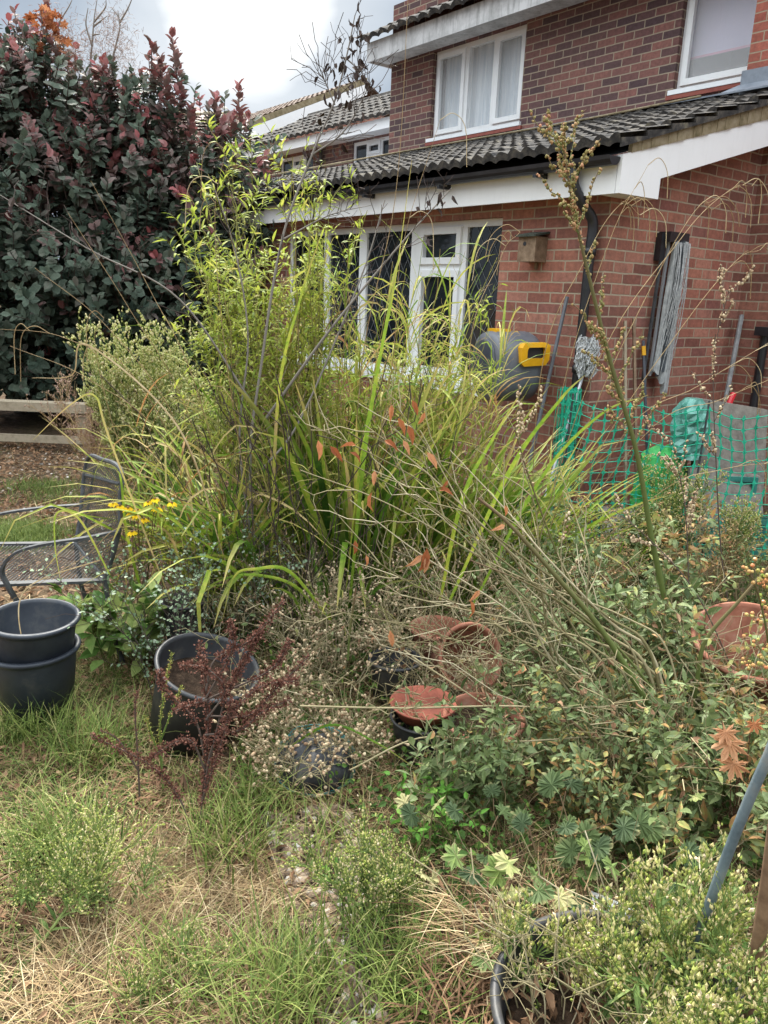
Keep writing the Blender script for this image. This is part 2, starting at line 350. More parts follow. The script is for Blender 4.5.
# ================================================================= the brick house
CORN = A([1.448257, 5.6162756, 0]); RZ = radians(-51.8)
E1 = A([cos(RZ), sin(RZ), 0]); E2 = A([-sin(RZ), cos(RZ), 0])
def HW(x, y, z): return CORN + E1 * x + E2 * y + A([0, 0, z])
house = thing('brick_house', CORN, 'red brick terraced house with white windows and a tiled lean-to extension, nearest on the right', 'house', rz=RZ, local=True)
def wall(mb, ax, c, a0, a1, z0, z1, holes=(), rev=.1, sgn=1):
    """vertical wall in a plane; holes get reveals going sgn*rev inward"""
    xs = sorted({a0, a1, *[h[0] for h in holes], *[h[1] for h in holes]}); zs = sorted({z0, z1, *[h[2] for h in holes], *[h[3] for h in holes]})
    P = (lambda a, z, d=0: (a, c + d, z)) if ax == 'y' else (lambda a, z, d=0: (c + d, a, z))
    for i in range(len(xs) - 1):
        for j in range(len(zs) - 1):
            mx, mz = (xs[i] + xs[i + 1]) / 2, (zs[j] + zs[j + 1]) / 2
            if any(h[0] < mx < h[1] and h[2] < mz < h[3] for h in holes): continue
            mb.add([P(xs[i], zs[j]), P(xs[i + 1], zs[j]), P(xs[i + 1], zs[j + 1]), P(xs[i], zs[j + 1])], [(0, 1, 2, 3)])
    for h in holes:
        q = [(h[0], h[2]), (h[1], h[2]), (h[1], h[3]), (h[0], h[3])]
        for k in range(4):
            a, b_ = q[k], q[(k + 1) % 4]
            mb.add([P(*a), P(*b_), P(*b_, sgn * rev), P(*a, sgn * rev)], [(0, 1, 2, 3)])
def zr(y): return 2.555 + .300 * (y + .22)
w = MB()
wall(w, 'y', 0, -9.6, 0, 0, 2.42, [(-4.3, -1.0, .82, 2.2)], .14)
sl = 40                                     # side wall up to the roof slope
w.add([(0, 0, 0), (0, 1.9, 0), (0, 1.9, zr(1.9) - .1), (0, 0, zr(0) - .1)], [(0, 1, 2, 3)])
w.build('extension_wall', M['brick_low'], house)
w = MB(); wall(w, 'y', 1.85, 0.003, 2.6, 0, 2.9); w.build('wing_wall', M['brick_low'], house)
w = MB()
W1 = (-5.0, -3.40, 3.565, 4.59); W2 = (-1.41, -.60, 3.58, 4.75)
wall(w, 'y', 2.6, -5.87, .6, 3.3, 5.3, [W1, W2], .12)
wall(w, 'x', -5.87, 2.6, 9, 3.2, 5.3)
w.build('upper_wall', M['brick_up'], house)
w = MB(); w.box(-.50, 3, 2.3, 2.62, 3.42, 5.4); w.build('brick_pier', M['brick_new'], house)
# tiled slopes: real rolls and overlapping rows
def tiles(mb, x0, x1, y0, y1, z0, z1, roll=.15, row=.30, amp=.035, n=6, seed=0, lip=.03):
    r = np.random.default_rng(seed); nx = int((x1 - x0) / roll * n) + 1; X = np.linspace(x0, x1, nx); L = math.hypot(y1 - y0, z1 - z0); nr = max(1, int(L / row))
    dy, dz = (y1 - y0) / nr, (z1 - z0) / nr; ny, nz = -(z1 - z0) / L, (y1 - y0) / L
    for j in range(nr):
        ph = (X / roll) % 1; jit = r.normal(0, .003, int((x1 - x0) / roll) + 3)[((X - x0) / roll).astype(int)]
        prof = amp * np.abs(np.sin(ph * pi)) ** .8 + jit
        rows = []
        for (s_, h) in ((0, -.012), (0, lip), (1.02, .004)):
            hh = prof + h if h != -.012 else prof * .6 + h
            rows.append(np.stack([X, y0 + dy * (j + s_) + ny * hh, z0 + dz * (j + s_) + nz * hh], -1))
        V = np.concatenate(rows); idx = np.arange(3 * nx).reshape(3, nx)
        q = np.stack([idx[:-1, :-1], idx[:-1, 1:], idx[1:, 1:], idx[1:, :-1]], -1).reshape(-1, 4); mb.add(V, q)
t_ = MB(); tiles(t_, -5.9, .215, -.25, 2.58, zr(-.25), zr(2.58), roll=.125, row=.25, amp=.038); tiles(t_, -9.6, -5.9, -.25, 1.95, zr(-.25), zr(1.95), roll=.125, row=.25, amp=.038, seed=8)
nr_ = int(math.hypot(2.83, zr(2.58) - zr(-.25)) / .25); dy_ = 2.83 / nr_; dz_ = (zr(2.58) - zr(-.25)) / nr_
for j in range(nr_):
    ya, za = -.25 + dy_ * j, zr(-.25) + dz_ * j
    t_.prism([(.210, ya, za - .014), (.210, ya + dy_, za + dz_ - .014), (.210, ya + dy_, za + dz_ + .006), (.210, ya, za + .040)], (.012, 0, 0))
t_.build('lean_to_roof', M['tile'], house)
t_ = MB(); t_.box(-9.6, -5.95, 1.93, 1.99, zr(1.95) - .02, zr(1.95) + .05); t_.build('roof_capping', M['fascia_old'], house)
t_ = MB(); t_.box(-9.6, -5.95, 1.99, 4.5, zr(1.95) - .12, zr(1.95) - .04); t_.build('flat_roof', M['lead'], house)
t_ = MB(); t_.add([(-9.6, -.20, 2.5), (.15, -.20, 2.5), (.15, 1.95, zr(1.95) - .06), (-9.6, 1.95, zr(1.95) - .06)], [(0, 1, 2, 3)]); t_.build('roof_boarding', M['roomdark'], house)
f_ = MB(); f_.box(-9.6, .155, -.180, -.155, 2.272, 2.50); f_.box(-9.6, .155, -.155, -.003, 2.295, 2.31)
f_.build('fascia_board', M['fascia'], house)
f_ = MB()                                   # box end and barge board up the slope
f_.prism([(.16, -.182, 2.272), (.16, .25, 2.275), (.16, .25, 2.405), (.16, 2.55, 2.405 + .284 * 2.30), (.16, 2.55, 2.545 + .27 * 2.55), (.16, -.182, 2.50)], (.03, 0, 0))
f_.box(.003, .158, -.152, .248, 2.276, 2.292); f_.prism([(.003, .25, 2.41), (.003, 2.55, 2.41 + .284 * 2.3), (.003, 2.55, 2.425 + .284 * 2.3), (.003, .25, 2.425)], (.155, 0, 0))
f_.build('barge_board', M['fascia'], house)
f_ = MB()
ys = np.linspace(-.10, 2.6, 30); wt = lambda y: 2.545 + .27 * y + .002
for i in range(29):
    y0, y1 = ys[i], ys[i + 1]
    f_.prism([(.165, y0, wt(y0)), (.165, y1, wt(y1)), (.165, y1, max(wt(y1) + .004, zr(y1) - .014)), (.165, y0, max(wt(y0) + .004, zr(y0) - .014))], (.030 + .004 * (i % 3), 0, 0))
f_.build('verge', M['verge'], house)
g_ = MB()                                   # half round gutter with brackets
an = np.linspace(pi, 2 * pi, 9); prof = [(-.240 + .055 * cos(a), 2.485 + .055 * sin(a)) for a in an]
for i in range(8):
    (ya, za), (yb, zb) = prof[i], prof[i + 1]
    g_.add([(-9.6, ya, za), (.17, ya, za), (.17, yb, zb), (-9.6, yb, zb)], [(0, 1, 2, 3)])
    g_.add([(-9.6, ya * .97 - .007, za + .004), (.17, ya * .97 - .007, za + .004), (.17, yb * .97 - .007, zb + .004), (-9.6, yb * .97 - .007, zb + .004)], [(0, 1, 2, 3)])
g_.prism([(.17, y, z) for y, z in prof], (.006, 0, 0))
gut = g_.build('gutter', M['black'], house)
for k in range(12):
    x = -.45 - k * 1.0; b_ = MB(); b_.box(x, x + .03, -.305, -.184, 2.402, 2.425); b_.box(x, x + .03, -.195, -.184, 2.402, 2.48); b_.build('gutter_bracket', M['black'], gut)
dp = MB()
P = cat_([(-.14, -.24, 2.44), (-.14, -.235, 2.34), (-.11, -.15, 2.22), (-.085, -.065, 2.12), (-.085, -.06, 1.95)], 6); dp.tubes(P, .036, 12)
dp.tubes([(-.085, -.06, 2.0), (-.085, -.06, .1)], .034, 12)
for z in (1.9, 1.1, .3): dp.lathe([(.034, 0), (.042, 0), (.042, .05), (.034, .05)], (-.085, -.06, z), 12)
dp.build('downpipe', M['black'], house, smooth=True)
dp = MB(); dp.tubes([(.30, 1.79, 1.4), (.30, 1.79, .05)], .034, 12); dp.box(.24, .36, 1.72, 1.84, 1.38, 1.45); dp.build('waste_pipe', M['black'], house, smooth=False)
l_ = MB(); l_.box(-5.87, -.50, 2.585, 2.6, 3.36, 3.475); l_.prism([(-5.87, 2.33, zr(2.33) + .075), (-5.87, 2.585, 3.44), (-5.87, 2.585, 3.45), (-5.87, 2.33, zr(2.33) + .085)], (5.37, 0, 0)); l_.box(-.53, .18, 2.28, 2.30, 3.34, 3.54)
l_.prism([(-.55, 2.02, zr(2.02) + .085), (-.55, 2.29, 3.42), (-.55, 2.29, 3.435), (-.55, 2.02, zr(2.02) + .10)], (.7, 0, 0))
l_.build('lead_flashing', M['lead'], house)
o_ = MB(); o_.tubes(cat_([(-12, 2.22, zr(2.22) + .09), (-8, 2.2, zr(2.2) + .09), (-4, 2.16, zr(2.16) + .085), (-2.1, 2.05, zr(2.05) + .085), (-.9, 2.3, zr(2.3) + .095)], 6), .011, 8); o_.build('overflow_pipe', M['verge'], house)
# upper eaves
f_ = MB(); f_.box(-5.97, 3, 2.25, 2.275, 4.57, 4.80); f_.box(-5.97, 3, 2.275, 2.59, 4.60, 4.62)
f_.box(-5.97, -5.945, 2.275, 9, 4.57, 4.80)
f_.build('upper_fascia', M['fascia_old'], house)
t_ = MB(); tiles(t_, -6.0, 3, 2.16, 4.4, 4.80, 6.0, roll=.20, row=.3, amp=.045, seed=2); t_.build('main_roof', M['tile'], house)

# windows of the house -------------------------------------------------
def window(parent, x0, x1, z0, z1, y, mull=(), trans=None, fw=.055, glass='glass', sash=(), lead=None, name='window', sillm='upvc'):
    fr = MB(); d0, d1 = y, y + .065
    fr.box(x0, x0 + fw, d0, d1, z0, z1); fr.box(x1 - fw, x1, d0, d1, z0, z1); fr.box(x0 + fw, x1 - fw, d0, d1, z0, z0 + fw); fr.box(x0 + fw, x1 - fw, d0, d1, z1 - fw, z1)
    cells = []; e = [x0 + fw] + [q for m_ in mull for q in (m_[0] - m_[1] / 2, m_[0] + m_[1] / 2)] + [x1 - fw]
    for m_ in mull: fr.box(m_[0] - m_[1] / 2, m_[0] + m_[1] / 2, d0, d1, z0 + fw, z1 - fw)
    for i in range(0, len(e), 2): cells.append([e[i], e[i + 1], z0 + fw, z1 - fw])
    f = fr.build('window', M['upvc'], parent); res = []
    if trans:
        i, zt = trans; c = cells[i]; tb = MB(); tb.box(c[0], c[1], d0 + .002, d1, zt - .035, zt + .035); tb.build('transom', M['upvc'], f)
        cells[i] = [c[0], c[1], c[2], zt - .035]; cells.append([c[0], c[1], zt + .035, c[3]])
        sash = tuple(sash) + (len(cells) - 1,)
    for k, c in enumerate(cells):
        if k in sash:
            s_ = MB(); q = .045; a0, a1, b0, b1 = c; y0, y1 = d0 - .022, d0 + .02
            s_.box(a0 - .01, a0 + q, y0, y1, b0 - .01, b1 + .01); s_.box(a1 - q, a1 + .01, y0, y1, b0 - .01, b1 + .01); s_.box(a0 + q, a1 - q, y0, y1, b0 - .01, b0 + q); s_.box(a0 + q, a1 - q, y0, y1, b1 - q, b1 + .01)
            s_.build('sash', M['upvc'], f); c = [a0 + q, a1 - q, b0 + q, b1 - q]
        p = MB(); p.box(c[0] - .004, c[1] + .004, d0 + .024, d0 + .034, c[2] - .004, c[3] + .004); p.build('pane', M[glass], f)
        if lead and k in lead:               # diamond leading on the outer face of the pane
            l = MB(); s = .13; n0 = int((c[1] - c[0] + c[3] - c[2]) / s) + 2
            for i in range(-n0, n0):
                for sg in (1, -1):           # lines z = z0 + 1.6*sg*(x-x0) + k
                    pts = []
                    for xx in (c[0], c[1]):
                        zz = c[2] + i * s * 1.5 + 1.6 * sg * (xx - c[0]); pts.append((xx, zz))
                    (xa, za), (xb, zb) = pts
                    if za > zb: xa, za, xb, zb = xb, zb, xa, za
                    if zb <= c[2] or za >= c[3]: continue
                    if za < c[2]: xa += (c[2] - za) / (zb - za) * (xb - xa); za = c[2]
                    if zb > c[3]: xb = xa + (c[3] - za) / (zb - za) * (xb - xa); zb = c[3]
                    l.bar((xa, d0 + .021 - .001 * (sg > 0), za), (xb, d0 + .021 - .001 * (sg > 0), zb), .0035, .003, (0, 1, 0))
            l.build('leading', M['leadstrip'], f)
        res.append(c)
    return f, res
def room(parent, x0, x1, z0, z1, y, deep=.8):
    r = MB(); V = [(x, yy, z) for yy in (y, y + deep) for z in (z0, z1) for x in (x0, x1)]
    r.add(V, [(4, 5, 7, 6), (0, 4, 6, 2), (1, 3, 7, 5), (2, 6, 7, 3), (0, 1, 5, 4)]); r.build('room_interior', M['roomdark'], parent)
def curtain(parent, x0, x1, z0, z1, y, m_='curtain', amp=.02, name='net_curtain', part=(0, 1)):
    X = np.linspace(x0 + (x1 - x0) * part[0], x0 + (x1 - x0) * part[1], 60); Z = np.linspace(z0, z1, 8)
    yy = y + amp * np.sin(X * 60 + 2 * np.sin(X * 17)) ; V = np.stack([np.tile(X, 8), np.tile(yy, 8), np.repeat(Z, 60)], -1)
    idx = np.arange(480).reshape(8, 60); c = MB(); c.add(V, np.stack([idx[:-1, :-1], idx[:-1, 1:], idx[1:, 1:], idx[1:, :-1]], -1).reshape(-1, 4)); c.build(name, M[m_], parent, smooth=True)
f, _c = window(house, -4.3, -1.0, .87, 2.2, .075, [(-3.57, .09), (-2.93, .12), (-2.12, .14), (-1.5, .07)], trans=(3, 1.83), glass='glass_dark', lead=(0, 1, 2, 4), sash=(3,))
s_ = MB(); s_.box(-4.32, -.98, -.04, .14, .80, .868); s_.build('window_sill', M['upvc'], f)
# indices: cells run left to right; 3 is the opening light next to the right hand pane
f, _c = window(house, W1[0], W1[1], W1[2], W1[3], 2.665, [(-4.42, .07), (-3.93, .07)], sash=(0, 2))
room(f, W1[0], W1[1], W1[2], W1[3], 2.735); curtain(f, W1[0] + .03, W1[1] - .03, W1[2] + .03, W1[3] - .03, 2.80)
s_ = MB(); s_.box(W1[0] - .03, W1[1] + .03, 2.565, 2.68, W1[2] - .045, W1[2] - .003); s_.build('window_sill', M['upvc'], f)
s_ = MB(); s_.box(W1[0] - .05, W1[1] + .05, 2.57, 2.6, W1[2] - .085, W1[2] - .047); s_.build('tile_sill', M['sill'], f)
f, _c = window(house, W2[0], W2[1], W2[2], W2[3], 2.665, [], fw=.05, sash=(0,))
room(f, W2[0], W2[1], W2[2], W2[3], 2.735); curtain(f, W2[0] + .03, W2[1] - .03, W2[2] + .30, W2[3], 2.78, 'blind', .001, 'roller_blind')
s_ = MB(); s_.box(W2[0] + .03, W2[1] - .03, 2.772, 2.778, W2[2] + .29, W2[2] + .31); s_.build('blind_edge', M['pinkish'], f)
s_ = MB(); s_.box(W2[0] - .03, W2[1] + .02, 2.565, 2.68, W2[2] - .045, W2[2] - .003); s_.build('window_sill', M['upvc'], f)
s_ = MB(); s_.box(W2[0] - .05, W2[1] + .03, 2.57, 2.6, W2[2] - .085, W2[2] - .047); s_.build('tile_sill', M['sill'], f)

# ---- the neighbouring house in the terrace, set further back
nb = thing('neighbour_house', HW(-6, 4.6, 0), 'neighbouring terraced house set back behind, with small casement windows and white fascia', 'house', rz=RZ, local=True)
w = MB()      # local origin shifted: x' = x+6, y' = y-4.6
NW = [(-3.6, -2.4, 3.62, 4.30), (-6.3, -4.98, 3.6, 4.28)]
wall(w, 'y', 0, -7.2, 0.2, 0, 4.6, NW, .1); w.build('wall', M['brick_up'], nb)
f_ = MB(); f_.box(-7.3, .1, -.42, -.395, 4.30, 4.47); f_.box(-7.3, .1, -.395, -.003, 4.33, 4.35); f_.build('fascia_board', M['fascia'], nb)
t_ = MB(); tiles(t_, -7.3, .1, -.5, 1.35, 4.47, 5.42, roll=.22, amp=.05, seed=3); t_.build('roof', M['tile'], nb)
t_ = MB(); t_.tubes([(-7.3, 1.38, 5.44), (.1, 1.38, 5.44)], .09, 8); t_.tubes([(-4.6, -.06, 4.3), (-4.6, -.06, 3.2)], .035, 8); t_.build('ridge_and_pipe', M['tile'], nb)
for q, sh in ((NW[0], ()), (NW[1], ())):
    f, cc = window(nb, *q, .04, [(q[0] + (q[1] - q[0]) * .36, .06), (q[0] + (q[1] - q[0]) * .72, .06)], trans=(1, 4.02), fw=.06, glass='glass_dark')
# ---- third house
h3 = thing('end_house', HW(-14, 4.7, 0), 'farther terraced house whose sloping white barge board rises beside the purple bush', 'house', rz=RZ, local=True)
w = MB(); w.add([(0, 0, 0), (0, 6, 0), (0, 6, 5.2), (0, 3.3, 6.2), (0, 0, 4.75)], polys=[[0, 1, 2, 3, 4]]); wall(w, 'y', 0, -5, 0, 0, 4.8); w.build('wall', M['brick_low'], h3)
f_ = MB(); f_.prism([(.1, -.35, 4.70), (.1, 3.3, 6.33), (.1, 3.3, 6.58), (.1, -.35, 4.95)], (.04, 0, 0)); f_.box(-5, .1, -.36, -.33, 4.62, 4.84); f_.build('barge_board', M['fascia'], h3)
f_ = MB(); f_.prism([(.1, -.35, 4.955), (.1, 3.3, 6.585), (.1, 3.3, 6.72), (.1, -.35, 5.09)], (.035, 0, 0)); f_.build('verge', M['verge'], h3)
t_ = MB(); tiles(t_, -5, .1, -.45, 3.3, 5.0, 6.68, roll=.22, seed=4); tiles(t_, -5, .1, 7, 3.3, 5.0, 6.68, roll=.22, seed=5); t_.build('roof', M['tile_far'], h3)
# ---- distant hipped roof
D = 27.0; a, b_ = at(120, 93, D), at(262, 97, D); c = at(290, 116, D); zt = a[2]
h4 = thing('distant_house', (a[0], a[1], 0), 'distant house of which only the long brown tiled roof shows above the bush', 'house')
w = MB(); w.box(a[0] - 2, c[0] - .5, D, D + 7, 0, zt - 1.9); w.build('wall', M['brick_up'], h4)
def slope(mb, p0, p1, p2, p3, n=40, rows=14):
    p0, p1, p2, p3 = map(A, (p0, p1, p2, p3))
    mb.add([p0, p1, p2, p3], [(0, 1, 2, 3)])
    for j in range(rows):
        s0, s1 = j / rows, (j + 1) / rows; X = np.linspace(0, 1, n * 2 + 1)[:, None]
        lo = p0 + (p1 - p0) * X; hi = p3 + (p2 - p3) * X; bump_ = A([0, -.02, .02]) * (np.arange(n * 2 + 1) % 2)[:, None]
        ra = lo + (hi - lo) * s0 + A([0, -.05, .07]) + bump_; rb = lo + (hi - lo) * s1 + A([0, 0, .02]) + bump_
        m_ = n * 2 + 1; i = np.arange(m_ - 1); mb.add(np.concatenate([ra, rb]), np.stack([i, i + 1, i + 1 + m_, i + m_], -1))
w = MB(); slope(w, (a[0] - 3, D - .5, zt - 2), (c[0] + .2, D - .5, zt - 2), (b_[0], D + 3, zt), (a[0], D + 3, zt)); slope(w, (c[0] + .2, D - .5, zt - 2), (c[0] + .2, D + 7.5, zt - 2), (b_[0], D + 3.4, zt), (b_[0], D + 3, zt)); w.build('roof', M['tile_far'], h4)
w = MB(); w.tubes([(a[0], D + 3, zt + .04), (b_[0], D + 3, zt + .04)], .12, 8); w.tubes([(b_[0], D + 3, zt + .04), (c[0] + .2, D - .5, zt - 1.95)], .12, 8); w.build('ridge_tiles', M['verge'], h4)
M['cane_brown'] = rough_mat('cane_brown', [(.3, (.10, .055, .03)), (.7, (.24, .15, .09))], 25, .8)
# ================================================================= things in the garden
def lt(name, x, y, z, label, cat, group=None): return thing(name, HW(x, y, z), label, cat, group, rz=RZ, local=True)
M['wood'] = rough_mat('weathered_wood', [(.3, (.14, .09, .055)), (.7, (.30, .21, .14))], 20, .85)
M['wood_pale'] = rough_mat('pale_timber', [(.3, (.22, .18, .12)), (.55, (.34, .28, .20)), (.8, (.18, .17, .10))], 14, .85)
M['felt'] = rough_mat('roofing_felt', [(.3, (.03, .035, .03)), (.7, (.08, .09, .07))], 30, .95)
M['grey'] = rough_mat('grey_plastic', [(.3, (.085, .09, .105)), (.7, (.14, .145, .16))], 6, .45, .1, 60, .5)
M['greyd'] = rough_mat('dark_grey_plastic', [(.3, (.035, .04, .052)), (.7, (.07, .075, .09))], 6, .4, .1, 60, .5)
M['yellow'] = rough_mat('yellow_plastic', [(.3, (.62, .30, .01)), (.7, (.80, .42, .015))], 10, .4, 0)
M['alu'] = mat('aluminium', (.45, .46, .48), .4, .5, .6)[0]
M['cottonm'] = rough_mat('mop_cotton', [(.3, (.25, .26, .27)), (.7, (.6, .6, .58))], 60, .95, .4)
M['dkmetal'] = rough_mat('dark_coated_metal', [(.3, (.028, .03, .033)), (.7, (.075, .08, .085))], 25, .5, .2, 90, .4)
M['terra'] = rough_mat('terracotta', [(.25, (.17, .07, .045)), (.48, (.31, .125, .08)), (.62, (.38, .19, .13)), (.8, (.38, .31, .25))], 9, .85, .3, 60, .2)
M['terrad'] = rough_mat('terracotta_red', [(.3, (.14, .045, .03)), (.55, (.28, .085, .055)), (.75, (.33, .17, .12))], 9, .8, .3, 60, .2)
M['soil'] = rough_mat('compost', [(.3, (.02, .014, .01)), (.6, (.07, .045, .03)), (.8, (.16, .11, .07))], 40, .95, 1, 60, .1, .02)
M['netg'] = rough_mat('green_barrier_mesh', [(.3, (.01, .26, .15)), (.7, (.03, .42, .26))], 12, .5, 0)
M['bagg'] = rough_mat('green_bag', [(.3, (.03, .16, .12)), (.7, (.16, .40, .33))], 16, .35, .5, 30, .5)
M['slab'] = rough_mat('concrete_slab', [(.3, (.13, .115, .10)), (.7, (.26, .235, .20))], 18, .95, .5, 90, .1)
M['red'] = mat('red_plastic', (.6, .02, .03), .4)[0]
M['bluepipe'] = rough_mat('blue_grey_hose', [(.3, (.06, .085, .10)), (.55, (.12, .155, .17)), (.75, (.20, .20, .18))], 14, .5, .3, 120)
M['whitep'] = rough_mat('white_plastic_slats', [(.3, (.22, .20, .17)), (.55, (.5, .5, .47)), (.7, (.66, .66, .63))], 30, .5)
M['pink'] = rough_mat('pink_plastic', [(.3, (.30, .04, .09)), (.7, (.5, .12, .2))], 30, .4)
M['darkpot'] = rough_mat('black_pot_plastic', [(.25, (.012, .013, .016)), (.52, (.028, .029, .032)), (.66, (.075, .068, .058)), (.85, (.13, .11, .085))], 6, .5, .15, 50, .4)
M['blueblack'] = rough_mat('blue_black_plastic', [(.25, (.010, .013, .020)), (.55, (.028, .034, .044)), (.68, (.07, .07, .068)), (.85, (.12, .11, .09))], 5, .5, .15, 50, .4)
M['wire'] = mat('blue_green_twine', (.03, .16, .15), .5)[0]
M['lettering'] = mat('faded_lettering', (.22, .09, .08), .8)[0]

M['cloth'] = rough_mat('faded_fabric', [(.3, (.26, .27, .27)), (.6, (.46, .47, .46)), (.8, (.56, .56, .53))], 16, .9, .4, 40, .1)
M['cloth_dark'] = rough_mat('dark_fabric', [(.3, (.04, .045, .05)), (.7, (.10, .11, .12))], 16, .9)
M['crate'] = rough_mat('teal_crate', [(.3, (.02, .13, .11)), (.7, (.06, .27, .22))], 9, .45, .1, 60, .4)
M['sackg'] = rough_mat('green_sack', [(.3, (.02, .24, .05)), (.7, (.06, .42, .10))], 12, .5, .3, 40, .4)
M['greyd2'] = rough_mat('dull_galvanised', [(.3, (.13, .13, .13)), (.7, (.28, .28, .28))], 12, .6)
# bird box
t = lt('bird_box', -.61, 0, 1.86, 'small wooden bird box with a felt roof fixed to the brick wall', 'bird box')
b = MB(); b.box(-.085, .085, -.13, -.003, 0, .175); b.build('box', M['wood'], t)
b = MB(); b.prism([(-.1, -.155, .172), (-.1, -.003, .20), (-.1, -.003, .215), (-.1, -.155, .187)], (.2, 0, 0)); b.build('roof', M['felt'], t)
b = MB(); b.lathe([(0, 0), (.015, 0), (.015, .003)], (-.02, -.1335, .125), 16, (0, 1, 0)); b.build('entrance_hole', M['black'], t)
b = MB(); b.box(-.012, .012, -.016, -.003, -.05, .0); b.build('mounting_strip', M['wood'], t)

# hose reel: swivels on its bracket, drum cheek turned to the left
HR = HW(-.54, -.32, 1.11)
t = thing('hose_reel', HR, 'grey wall-mounted hose reel with a yellow handle beside the window', 'hose reel', rz=radians(22), local=True)
def rprof(sx, sz, n=28, p=2.6, flat=0):     # superellipse outline in local y,z
    a_ = np.linspace(0, 2 * pi, n, endpoint=False)
    return [(sx * np.sign(cos(q)) * abs(cos(q)) ** (2 / p), sz * np.sign(sin(q)) * abs(sin(q)) ** (2 / p)) for q in a_]
def casing(mb, x0, x1, sx, sz, yc=0, zc=0, bev=.03):
    secs = [(x0, .0), (x0, .75), (x0 + bev * .3, .93), (x0 + bev, 1.0), (x1 - bev, 1.0), (x1 - bev * .3, .93), (x1, .75), (x1, .0)]
    n = 28; V = []
    for x, k in secs: V += [(x, yc + y * k, zc + z * k) for y, z in rprof(sx, sz, n)]
    idx = np.arange(len(secs) * n).reshape(len(secs), n); a = idx[:-1]; b_ = idx[1:]
    mb.add(V, np.stack([a, np.roll(a, -1, 1), np.roll(b_, -1, 1), b_], -1).reshape(-1, 4))
b = MB(); casing(b, -.19, .19, .225, .255, bev=.06); b.build('casing', M['grey'], t, smooth=True)
b = MB(); casing(b, -.205, -.185, .17, .195, bev=.008); b.lathe([(.165, 0), (.18, .0), (.18, .012), (.165, .012)], (-.19, 0, 0), 28, (-1, 0, 0)); b.build('drum_cheek', M['greyd'], t, smooth=True)
b = MB(); ring = [(-.03, .045), (-.035, .15), (-.015, .185), (.16, .19), (.195, .17), (.20, .07), (.175, .03), (.0, .02)]; inn = [(.01, .085), (.008, .14), (.018, .155), (.14, .158), (.155, .148), (.158, .09), (.148, .08), (.02, .078)]
nr2 = len(ring); fr_ = lambda p, y: (p[0], y - .10 * (p[1] - .1), p[1])
V = [fr_(p, -.262) for p in ring] + [fr_(p, -.268) for p in inn] + [fr_(p, -.20) for p in ring] + [fr_(p, -.20) for p in inn]
i_ = np.arange(nr2); j_ = (i_ + 1) % nr2; b.add(V, np.concatenate([np.stack([i_, j_, j_ + nr2, i_ + nr2], -1), np.stack([i_, i_ + 2 * nr2, j_ + 2 * nr2, j_], -1), np.stack([i_ + nr2, j_ + nr2, j_ + 3 * nr2, i_ + 3 * nr2], -1)])); b.build('handle', M['yellow'], t)
b = MB(); b.box(.0, .17, -.238, -.215, .07, .165); b.build('slot', M['black'], t)
b = MB(); b.box(-.14, -.02, -.06, .07, .244, .268); b.build('bracket_cap', M['yellow'], t)
b = MB(); b.box(-.19, .19, -.10, -.06, -.10, -.07); b.box(-.06, .06, .16, .36, -.12, .14); b.build('wall_bracket', M['greyd'], t)

# mop
p0, p1 = HW(.12, -.62, 0), HW(.02, -.12, 1.12); t = thing('mop', p0, 'mop standing head-up with grey cotton strands by the downpipe', 'mop')
b = MB(); b.tubes([p0, p1], .011, 8, cap=True); b.build('handle', M['alu'], t)
b = MB(); n_ = 240; th = U(0, 2 * pi, n_); s_ = np.linspace(0, 1, 7); c0 = p1 + A([0, 0, .10])
rr = .075 * np.sqrt(U(.1, 1, n_)); P = np.zeros((n_, 7, 3)); zz = U(-.12, .12, n_)
for k, q in enumerate(s_):
    P[:, k, 0] = c0[0] + rr * np.cos(th + q * .5) * (.8 + .3 * sin(q * 3)); P[:, k, 1] = c0[1] - .03 + .6 * rr * np.sin(th + q * .5); P[:, k, 2] = c0[2] + zz * .7 + (q - .5) * .12
P += rng.normal(0, .007, P.shape); b.tubes(P, .0045, 4); b.build('mop_head', M['cottonm'], t)
# leaning poles
def pole(name, a, b_, r, m_, label, cat, n=8, group=None):
    t = thing(name, a, label, cat, group); q = MB(); q.tubes([a, b_], r, n, cap=True); q.build('shaft', M[m_], t); return t
t = pole('pole', HW(-.22, -.42, 0), HW(-.27, -.03, 1.62), .014, 'grey', 'grey pole leaning on the brick between bird box and downpipe', 'pole')
b = MB(); q = HW(-.228, -.36, .26); b.tubes([q, q + A([0, 0, .06])], .018, 8, cap=True); b.build('grip', M['yellow'], t)
for i, (y0, y1, z1, m_, lb) in enumerate(((.20, .27, 1.47, 'wood_pale', 'paler left-hand wooden stick leaning on the side wall by the downpipe'), (.34, .37, 1.49, 'wood', 'browner wooden stick with a straight top leaning on the side wall, second from the downpipe'), (.50, .52, 1.33, 'greyd', 'dark stake with a yellow band leaning on the wall beside the folded airer'))):
    a, c = HW(.30, y0, 0), HW(.03, y1, z1); t = thing('wooden_stick' if i < 2 else 'stake', a, lb, 'stick' if i < 2 else 'stake')
    b = MB(); b.bar(a, c, .028 if i < 2 else .018, .018, (1, 0, .2)); b.build('shaft', M[m_], t)
    if i == 2: b = MB(); q = a + (c - a) * .97; b.bar(q - (c - a) * .05, q, .026, .026, (1, 0, .2)); b.build('band', M['yellow'], t)
